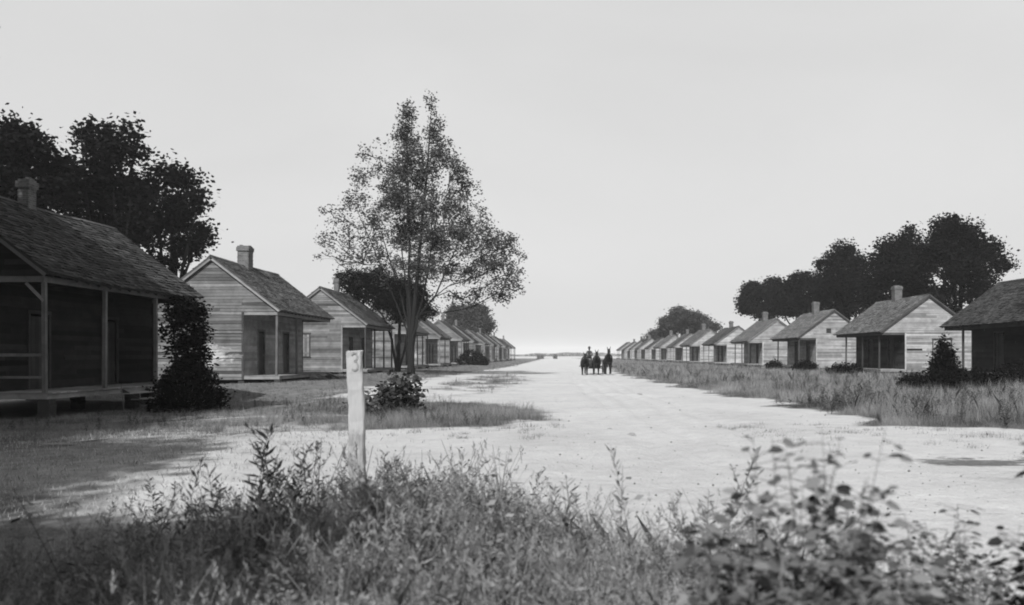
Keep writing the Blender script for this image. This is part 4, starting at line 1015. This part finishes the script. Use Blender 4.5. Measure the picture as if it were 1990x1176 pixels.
for i in range(lev):
    for k in range(8): mb.face([rings[i][k], rings[i][(k+1)%8], rings[i+1][(k+1)%8], rings[i+1][k]])
mb.face(rings[-1]); mb.build('post_shaft', M_whitepost, pr)
# faded painted numeral near the top (about 17 cm tall, faces the camera)
M_num = simple('faded_paint', .235, .55, 26.0)
mb = MB(); cx, cz, hw = .004, hP-.125, .038
pts = [(-.8, .92), (-.2, 1.12), (.55, 1.0), (.85, .6), (.55, .22), (.0, .06), (.6, -.12), (.95, -.5), (.7, -.95), (.1, -1.15), (-.7, -.98)]
for (a, b) in zip(pts[:-1], pts[1:]):
    p = Vector((cx+a[0]*hw, -wP/2*.9-.006, cz+a[1]*.085)); q = Vector((cx+b[0]*hw, -wP/2*.9-.006, cz+b[1]*.085)); d = (q-p).normalized(); nrm = Vector((-d.z, 0, d.x))*.009; e = d*.004
    mb.face([p-nrm-e, q-nrm+e, q+nrm+e, p+nrm-e]); 
mb.build('numeral', M_num, pr)
tag(pr, 'thick square whitewashed post, flaking near its foot, standing in the weeds', 'post')

# ------------------------------------------------------------------ mule team, wagon, driver
def skin_mesh(name, joints, edges, sub=2):
    me = bpy.data.meshes.new(name); me.from_pydata([j[:3] for j in joints], edges, [])
    o = bpy.data.objects.new(name, me); col.objects.link(o)
    md = o.modifiers.new('s', 'SKIN'); md.use_smooth_shade = True
    sv = me.skin_vertices[0].data
    for i, j in enumerate(joints): sv[i].radius = (j[3], j[4] if len(j) > 4 else j[3]); sv[i].use_root = (i == 0)
    m2 = o.modifiers.new('u', 'SUBSURF'); m2.levels = sub; m2.render_levels = sub
    dg = bpy.context.evaluated_depsgraph_get(); dg.update(); res = bpy.data.meshes.new_from_object(o.evaluated_get(dg)); res.name = name
    col.objects.unlink(o); bpy.data.objects.remove(o)
    for p in res.polygons: p.use_smooth = True
    return res
def chain(J, E, pts, start=None):
    prev = start
    for p in pts:
        J.append(p); i = len(J)-1
        if prev is not None: E.append((prev, i))
        prev = i
    return prev
def mule(X, Y, seed, label, headup=0.0, sc=1.0):
    rr = random.Random(seed); J = []; E = []
    chain(J, E, [(0,.55,1.2,.26,.27),(0,.2,1.12,.28,.30),(0,-.15,1.12,.27,.29),(0,-.48,1.2,.22,.28)]); sp = 3
    nk = chain(J, E, [(0,-.72,1.42+headup*.3,.13,.2),(0,-.92,1.66+headup*.7,.10,.15),(0,-1.04,1.84+headup,.095,.12)], sp)
    chain(J, E, [(0,-1.2,1.72+headup,.085,.11),(0,-1.36,1.52+headup,.065,.075),(0,-1.43,1.43+headup,.055,.06)], nk)
    for sx in (-1, 1):
        chain(J, E, [(sx*.07,-1.0,1.94+headup,.03,.03),(sx*.10,-.98,2.04+headup,.028,.02),(sx*.115,-.98,2.13+headup,.01,.01)], nk)
        f = rr.uniform(-.16,.16); h = rr.uniform(-.18,.18); lift = .05 if f > .05 else 0
        chain(J, E, [(sx*.15,-.46,.98,.11,.13),(sx*.16,-.44-f*.3,.80,.075,.09),(sx*.16,-.46-f*.8,.52,.055,.06),(sx*.16,-.44-f,.2+lift,.035,.038),(sx*.16,-.47-f,.12+lift,.045,.048),(sx*.16,-.5-f,.04+lift,.052,.06)], sp)
        chain(J, E, [(sx*.17,.6,1.0,.15,.19),(sx*.18,.5+h*.3,.82,.10,.13),(sx*.17,.74+h*.6,.52,.05,.065),(sx*.17,.7+h,.2,.035,.04),(sx*.17,.68+h,.12,.045,.048),(sx*.17,.64+h,.04,.052,.06)], 0)
    chain(J, E, [(0,.84,1.3,.05,.05),(0,.93,1.05,.045,.045),(0,.95,.75,.045,.045),(0,.94,.55,.02,.02)], 0)
    root = empty('mule', (X, Y, tzf(X, Y)+.012)); root.scale = (sc*1.16, sc, sc)
    link_mesh('body', skin_mesh('mule_body', J, E), M_hide, root)
    mb = MB(); pts = []
    for k in range(17): a = 2*PI*k/16; pts.append((.24*math.sin(a), -.60-.14*math.cos(a)*.4, 1.27+.33*math.cos(a)))
    mb.tube(pts, [.045]*17, 8, cap=False); mb.build('collar', M_leather, root, True)
    mb = MB()
    for k in range(2):
        s = -1 if k else 1; mb.tube([(s*.26,-.55,1.15),(s*.30,0,1.05),(s*.29,.6,1.0),(s*.28,1.3,.8)], [.014]*4, 5)
    mb.tube([(.30*math.sin(a), .1, 1.12+.31*math.cos(a)) for a in [2*PI*k/16 for k in range(17)]], [.013]*17, 5)
    mb.tube([(.1,-1.1,1.78+headup),(.09,-1.25,1.66+headup),(0,-1.36,1.6+headup),(-.09,-1.25,1.66+headup),(-.1,-1.1,1.78+headup)], [.012]*5, 5)
    mb.build('harness', M_leather, root)
    return tag(root, label, 'mule', 'three mules walking abreast')
YM = 66.3
mule(1.92, YM, 1, 'dark mule on the airy tree side of the team, head lowest', -.12, .95)
mule(2.85, YM+.1, 2, 'middle mule of the three walking abreast', 0.0, .97)
mule(3.78, YM-.3, 5, 'dark mule on the grove side of the team, head raised highest', .08, 1.02)
wz = tzf(2.85, 70)+.012
wg = empty('farm_wagon', (2.85, 70.6, wz)); rw_ = random.Random(3)
mb = MB(); 
for i in range(6): mb.box(-.52+i*.175, -.355+i*.175, -1.5, 1.5, .82, .86, rw_.random())
mb.build('wagon_bed', M_dark, wg)
for s in (-1, 1):
    mb = MB()
    for i in range(2): mb.box(s*.53, s*.56, -1.5, 1.5, .86+i*.17, .86+(i+1)*.17-.01, rw_.random())
    mb.build('side_board', M_dark, wg)
for y in (-1.53, 1.5):
    mb = MB(); mb.box(-.53, .53, y, y+.03, .86, 1.19); mb.build('end_board', M_dark, wg)
mb = MB(); mb.box(-.5, .5, -1.15, -.8, 1.32, 1.36); mb.build('seat', M_dark, wg)
mb = MB()
for s in (-1, 1):
    mb = MB(); mb.bar((s*.48,-1.4,1.18),(s*.48,-.98,1.32),.04,.02); mb.bar((s*.48,-.55,1.18),(s*.48,-.98,1.32),.04,.02)
    mb.build('seat_spring', M_iron, wg)
for y, r in ((-1.05, .5), (1.05, .6)):
    mb = MB(); mb.tube([(-.82,y,r),(.82,y,r)],[.04,.04],8); mb.box(-.5,.5,y-.06,y+.06,r+.03,.82); mb.build('axle', M_dark, wg)
    for s in (-1, 1):
        mb = MB(); pts = [(s*.78, y+r*math.cos(a), r+r*math.sin(a)*.97) for a in [2*PI*k/28 for k in range(29)]]; mb.tube(pts, [.028]*29, 6, cap=False)
        wh = mb.build('wheel', M_iron, wg)
        mb = MB(); mb.tube([(s*.70,y,r),(s*.88,y,r)],[.09,.07],10); mb.build('hub', M_dark, wh)
        mb = MB()
        for k in range(12): a = 2*PI*k/12; mb.tube([(s*.79,y,r),(s*.78,y+r*math.cos(a)*.98,r+r*math.sin(a)*.95)],[.02,.016],5)
        mb.build('spoke', M_dark, wh)
mb = MB(); mb.bar((-.4,-1.05,.62),(-.45,-5.2,.85),.07,.09); mb.build('tongue', M_dark, wg)
mb = MB(); mb.bar((-1.35,-2.7,.7),(1.45,-2.7,.7),.08,.07)
for x in (-.93, 0, .93): mb.bar((x-.35,-2.85,.7),(x+.35,-2.85,.7),.05,.05)
mb.build('evener', M_dark, wg)
tag(wg, 'wooden farm wagon with spoked wheels behind the three mules', 'wagon')
# driver
def person_mesh():
    J = []; E = []
    chain(J, E, [(0,0,.10,.16,.13),(0,-.01,.28,.14,.11),(0,-.02,.45,.17,.12),(0,-.01,.56,.12,.09)]); chest = 2; 
    nk = chain(J, E, [(0,-.01,.62,.055,.055),(0,-.02,.69,.06,.07),(0,-.03,.77,.078,.095),(0,-.03,.86,.07,.085)], 3)
    hd = nk-1
    chain(J, E, [(0,-.125,.765,.014,.014),(0,-.142,.755,.01,.01)], hd)
    for s in (-1, 1):
        chain(J, E, [(s*.085,-.02,.775,.014,.02)], hd)
        w = chain(J, E, [(s*.19,-.01,.53,.06,.06),(s*.25,-.06,.30,.045,.045),(s*.20,-.20,.19,.04,.04),(s*.12,-.36,.26,.028,.026),(s*.11,-.42,.28,.03,.022)], chest+1)
        for k, (dx, L) in enumerate(((-.027,.075),(-.009,.085),(.009,.08),(.026,.062))):
            chain(J, E, [(s*.11+dx,-.455,.285,.010,.010),(s*.11+dx,-.455-L*.5,.275,.0095,.0095),(s*.11+dx*.9,-.455-L*.6,.245,.0085,.0085),(s*.11+dx*.8,-.44-L*.3,.235,.008,.008)], w)
        chain(J, E, [(s*.11-s*.035,-.42,.295,.011,.011),(s*.11-s*.05,-.45,.30,.009,.009)], w)
        chain(J, E, [(s*.10,-.05,.08,.095,.09),(s*.14,-.42,.10,.065,.065),(s*.14,-.47,-.14,.05,.05),(s*.14,-.46,-.36,.035,.035),(s*.145,-.54,-.41,.035,.03),(s*.15,-.62,-.42,.03,.022)], 0)
    return skin_mesh('person_body', J, E)
dv = empty('person', (2.40, 69.62, wz+1.36))
pm = person_mesh(); 
for m in (M_shirt, M_skin, M_jean): pm.materials.append(m)
for p in pm.polygons:
    c = p.center
    p.material_index = 1 if (c.z > .62 or (c.y < -.34 and c.z > .17)) else (2 if c.z < .14 else 0)
link_mesh('body', pm, None, dv)
mb = MB(); a_ = [2*PI*k/20 for k in range(20)]
prof = [(.19,.83),(.185,.845),(.105,.85),(.10,.93),(.085,.975),(.03,.985)]
for (r0, z0_), (r1, z1_) in zip(prof[:-1], prof[1:]):
    for k in range(20):
        a, b = a_[k], a_[(k+1)%20]; mb.face([(r0*math.cos(a), -.03+r0*math.sin(a), z0_),(r0*math.cos(b), -.03+r0*math.sin(b), z0_),(r1*math.cos(b), -.03+r1*math.sin(b), z1_),(r1*math.cos(a), -.03+r1*math.sin(a), z1_)])
mb.build('hat', M_felt, dv, True)
tag(dv, 'driver in a brimmed hat seated on the wagon, arms forward holding the reins', 'person')
mb = MB()
for s, tx in ((-1, 1.92), (1, 3.78)):
    mb.tube([(2.40+s*.11, 69.2, wz+1.63), ((2.4+tx)/2, 67.8, 1.5), (tx, YM-.2, 1.5), (tx+s*.08, YM-1.1, 1.62)], [.009]*4, 5)
tag(mb.build('reins', M_leather), 'thin leather reins running from the driver to the mules', 'reins')

# ------------------------------------------------------------------ small things on the ground
def stone(x, y, r, seed, label):
    rr = random.Random(seed); mb = MB(); pts = []
    n, m = 8, 5; V = [[None]*n for _ in range(m+1)]
    for i in range(m+1):
        for k in range(n):
            a = 2*PI*k/n; b = PI/2*i/m; q = 1+rr.uniform(-.15,.15); V[i][k] = (r*q*math.cos(a)*math.cos(b), r*.7*q*math.sin(a)*math.cos(b), r*.5*q*math.sin(b)-.01)
    for i in range(m):
        for k in range(n): mb.face([V[i][k], V[i][(k+1)%n], V[i+1][(k+1)%n], V[i+1][k]])
    o = mb.build('stone', M_stone, None, True); o.location = (x, y, tzf(x, y)+.01); tag(o, label, 'stone')
stone(1.43, 16.6, .09, 1, 'dark clod of earth lying alone in the middle of the sand')
stone(1.05, 17.8, .05, 2, 'small dark clod a little past the lone one on the sand')
stone(3.2, 33.5, .12, 3, 'small stone on the road near the grass edge')
mb = MB(); mb.box(-.27, .27, -.05, .05, 0, .025); o = mb.build('loose_board', M_whitepost); o.location = (-9.1, 14.9, tzf(-9.1, 14.9)+.02); o.rotation_euler = (0, 0, R(4))
tag(o, 'short pale board lying on the short grass before the shaded cabin', 'board')
mb = MB(); mb.box(-.10, .10, 0, .03, 0, .95); o = mb.build('leaning_board', M_trim); zz = tzf(-14.2, 27.0); o.location = (-14.5, 27.3, zz-.02); o.rotation_euler = (R(6), R(22), R(-60))
tag(o, 'short plank leaning against the edge of the shaded porch by the steps', 'board')
# broken planks under the sagging porch of the second cabin
for i, (x, y, a, lab) in enumerate(((-14.6, 50.2, 30, 'broken plank hanging at the far corner of the open porch'), (-14.3, 51.6, -24, 'fallen plank end propped by the open porch corner'), (-14.5, 48.3, 12, 'loose plank lying under the edge of the open porch'))):
    mb = MB(); mb.box(-.08, .08, -.9, .9, 0, .03); o = mb.build('broken_plank', M_floor); o.location = (x, y, tzf(x, y)+.22); o.rotation_euler = (R(a*.5), R(a), R(20+a)); tag(o, lab, 'plank', 'broken planks by the open porch')

# far woods: low, faint, at the horizon
rf = np.random.default_rng(600); n = 42000; A = rf.uniform(-1, 1, n); Yf = 1000+rf.uniform(-40, 40, n); Xf = A*760; top = 2.6+.8*np.sin(Xf*.013)+.7*np.sin(Xf*.05+1)+.6*np.sin(Xf*.16)
C = np.stack([Xf, Yf, rf.random(n)**.7*top], 1)
tag(link_mesh('far_woods', leaves_mesh('far_woods', C, 3.2, rf, rf.random(n)), M_leaffar), kind='stuff')

# ------------------------------------------------------------------ haze
mb = MB(); mb.box(-2600, 2600, -80, 3100, -1.6, 30)
hz = mb.build('haze', None); hm = bpy.data.materials.new('haze_air'); hm.use_nodes = True; nt = hm.node_tree; nt.nodes.clear()
out = nt.nodes.new('ShaderNodeOutputMaterial'); pv = nt.nodes.new('ShaderNodeVolumePrincipled')
pv.inputs['Color'].default_value = g(.95); pv.inputs['Density'].default_value = 0.00027; pv.inputs['Anisotropy'].default_value = 0.1
nt.links.new(pv.outputs[0], out.inputs['Volume']); hz.data.materials.append(hm); tag(hz, kind='stuff')

# ------------------------------------------------------------------ light
EL = 46.0; AZ = 197.5
w = bpy.data.worlds.new('World'); scene.world = w; w.use_nodes = True; nt = w.node_tree; nt.nodes.clear()
out = nt.nodes.new('ShaderNodeOutputWorld'); bg = nt.nodes.new('ShaderNodeBackground'); sky = nt.nodes.new('ShaderNodeTexSky')
sky.sky_type = 'NISHITA'; sky.sun_disc = False; sky.sun_elevation = R(EL); sky.sun_rotation = R(AZ); sky.air_density = 1.0; sky.dust_density = 4.0; sky.ozone_density = 1.0
bw = nt.nodes.new('ShaderNodeRGBToBW'); nt.links.new(sky.outputs[0], bw.inputs[0])
# an evenly white, thinly overcast sky: the clear-sky gradient is softened toward its mean
ma = nt.nodes.new('ShaderNodeMath'); ma.operation = 'MULTIPLY_ADD'; nt.links.new(bw.outputs[0], ma.inputs[0]); ma.inputs[1].default_value = 0.2; ma.inputs[2].default_value = 4.95
wn = nt.nodes.new('ShaderNodeTexNoise'); wn.inputs['Scale'].default_value = 1.6; wn.inputs['Detail'].default_value = 5; wn.inputs['Distortion'].default_value = .6
wt = nt.nodes.new('ShaderNodeTexCoord'); wm = nt.nodes.new('ShaderNodeMapping'); wm.inputs['Scale'].default_value = (1, 1, 3.0); nt.links.new(wt.outputs['Generated'], wm.inputs['Vector']); nt.links.new(wm.outputs[0], wn.inputs['Vector'])
w2 = nt.nodes.new('ShaderNodeMath'); w2.operation = 'MULTIPLY_ADD'; nt.links.new(wn.outputs[0], w2.inputs[0]); w2.inputs[1].default_value = .22; w2.inputs[2].default_value = .90
w3 = nt.nodes.new('ShaderNodeMath'); w3.operation = 'MULTIPLY'; nt.links.new(ma.outputs[0], w3.inputs[0]); nt.links.new(w2.outputs[0], w3.inputs[1])
nt.links.new(w3.outputs[0], bg.inputs[0]); bg.inputs[1].default_value = 0.09; nt.links.new(bg.outputs[0], out.inputs[0])
sl = bpy.data.lights.new('sun', 'SUN'); sl.energy = 5.0; sl.angle = R(0.8); sl.color = (1, 1, 1)
so = bpy.data.objects.new('sun', sl); col.objects.link(so)
d = Vector((math.sin(R(AZ))*math.cos(R(EL)), math.cos(R(AZ))*math.cos(R(EL)), math.sin(R(EL))))
so.rotation_euler = d.to_track_quat('Z', 'Y').to_euler(); so.location = d*50

# ------------------------------------------------------------------ camera
cd = bpy.data.cameras.new('camera'); cam = bpy.data.objects.new('camera', cd); col.objects.link(cam)
cam.location = (0, 0, 1.6); cam.rotation_euler = (R(90), 0, 0)
cd.sensor_width = 36; cd.lens = 36*1600/1990; cd.shift_x = -95/1990; cd.shift_y = 102/1990
cd.clip_start = .05; cd.clip_end = 6000
cd.dof.use_dof = True; cd.dof.focus_distance = 28; cd.dof.aperture_fstop = 1.75
scene.camera = cam
scene.view_settings.view_transform = 'Standard'; scene.view_settings.look = 'None'; scene.view_settings.gamma = 1; scene.view_settings.exposure = 0.5
scene.cycles.filter_width = 1.9
scene.cycles.max_bounces = 6; scene.cycles.volume_bounces = 1; scene.cycles.transparent_max_bounces = 4
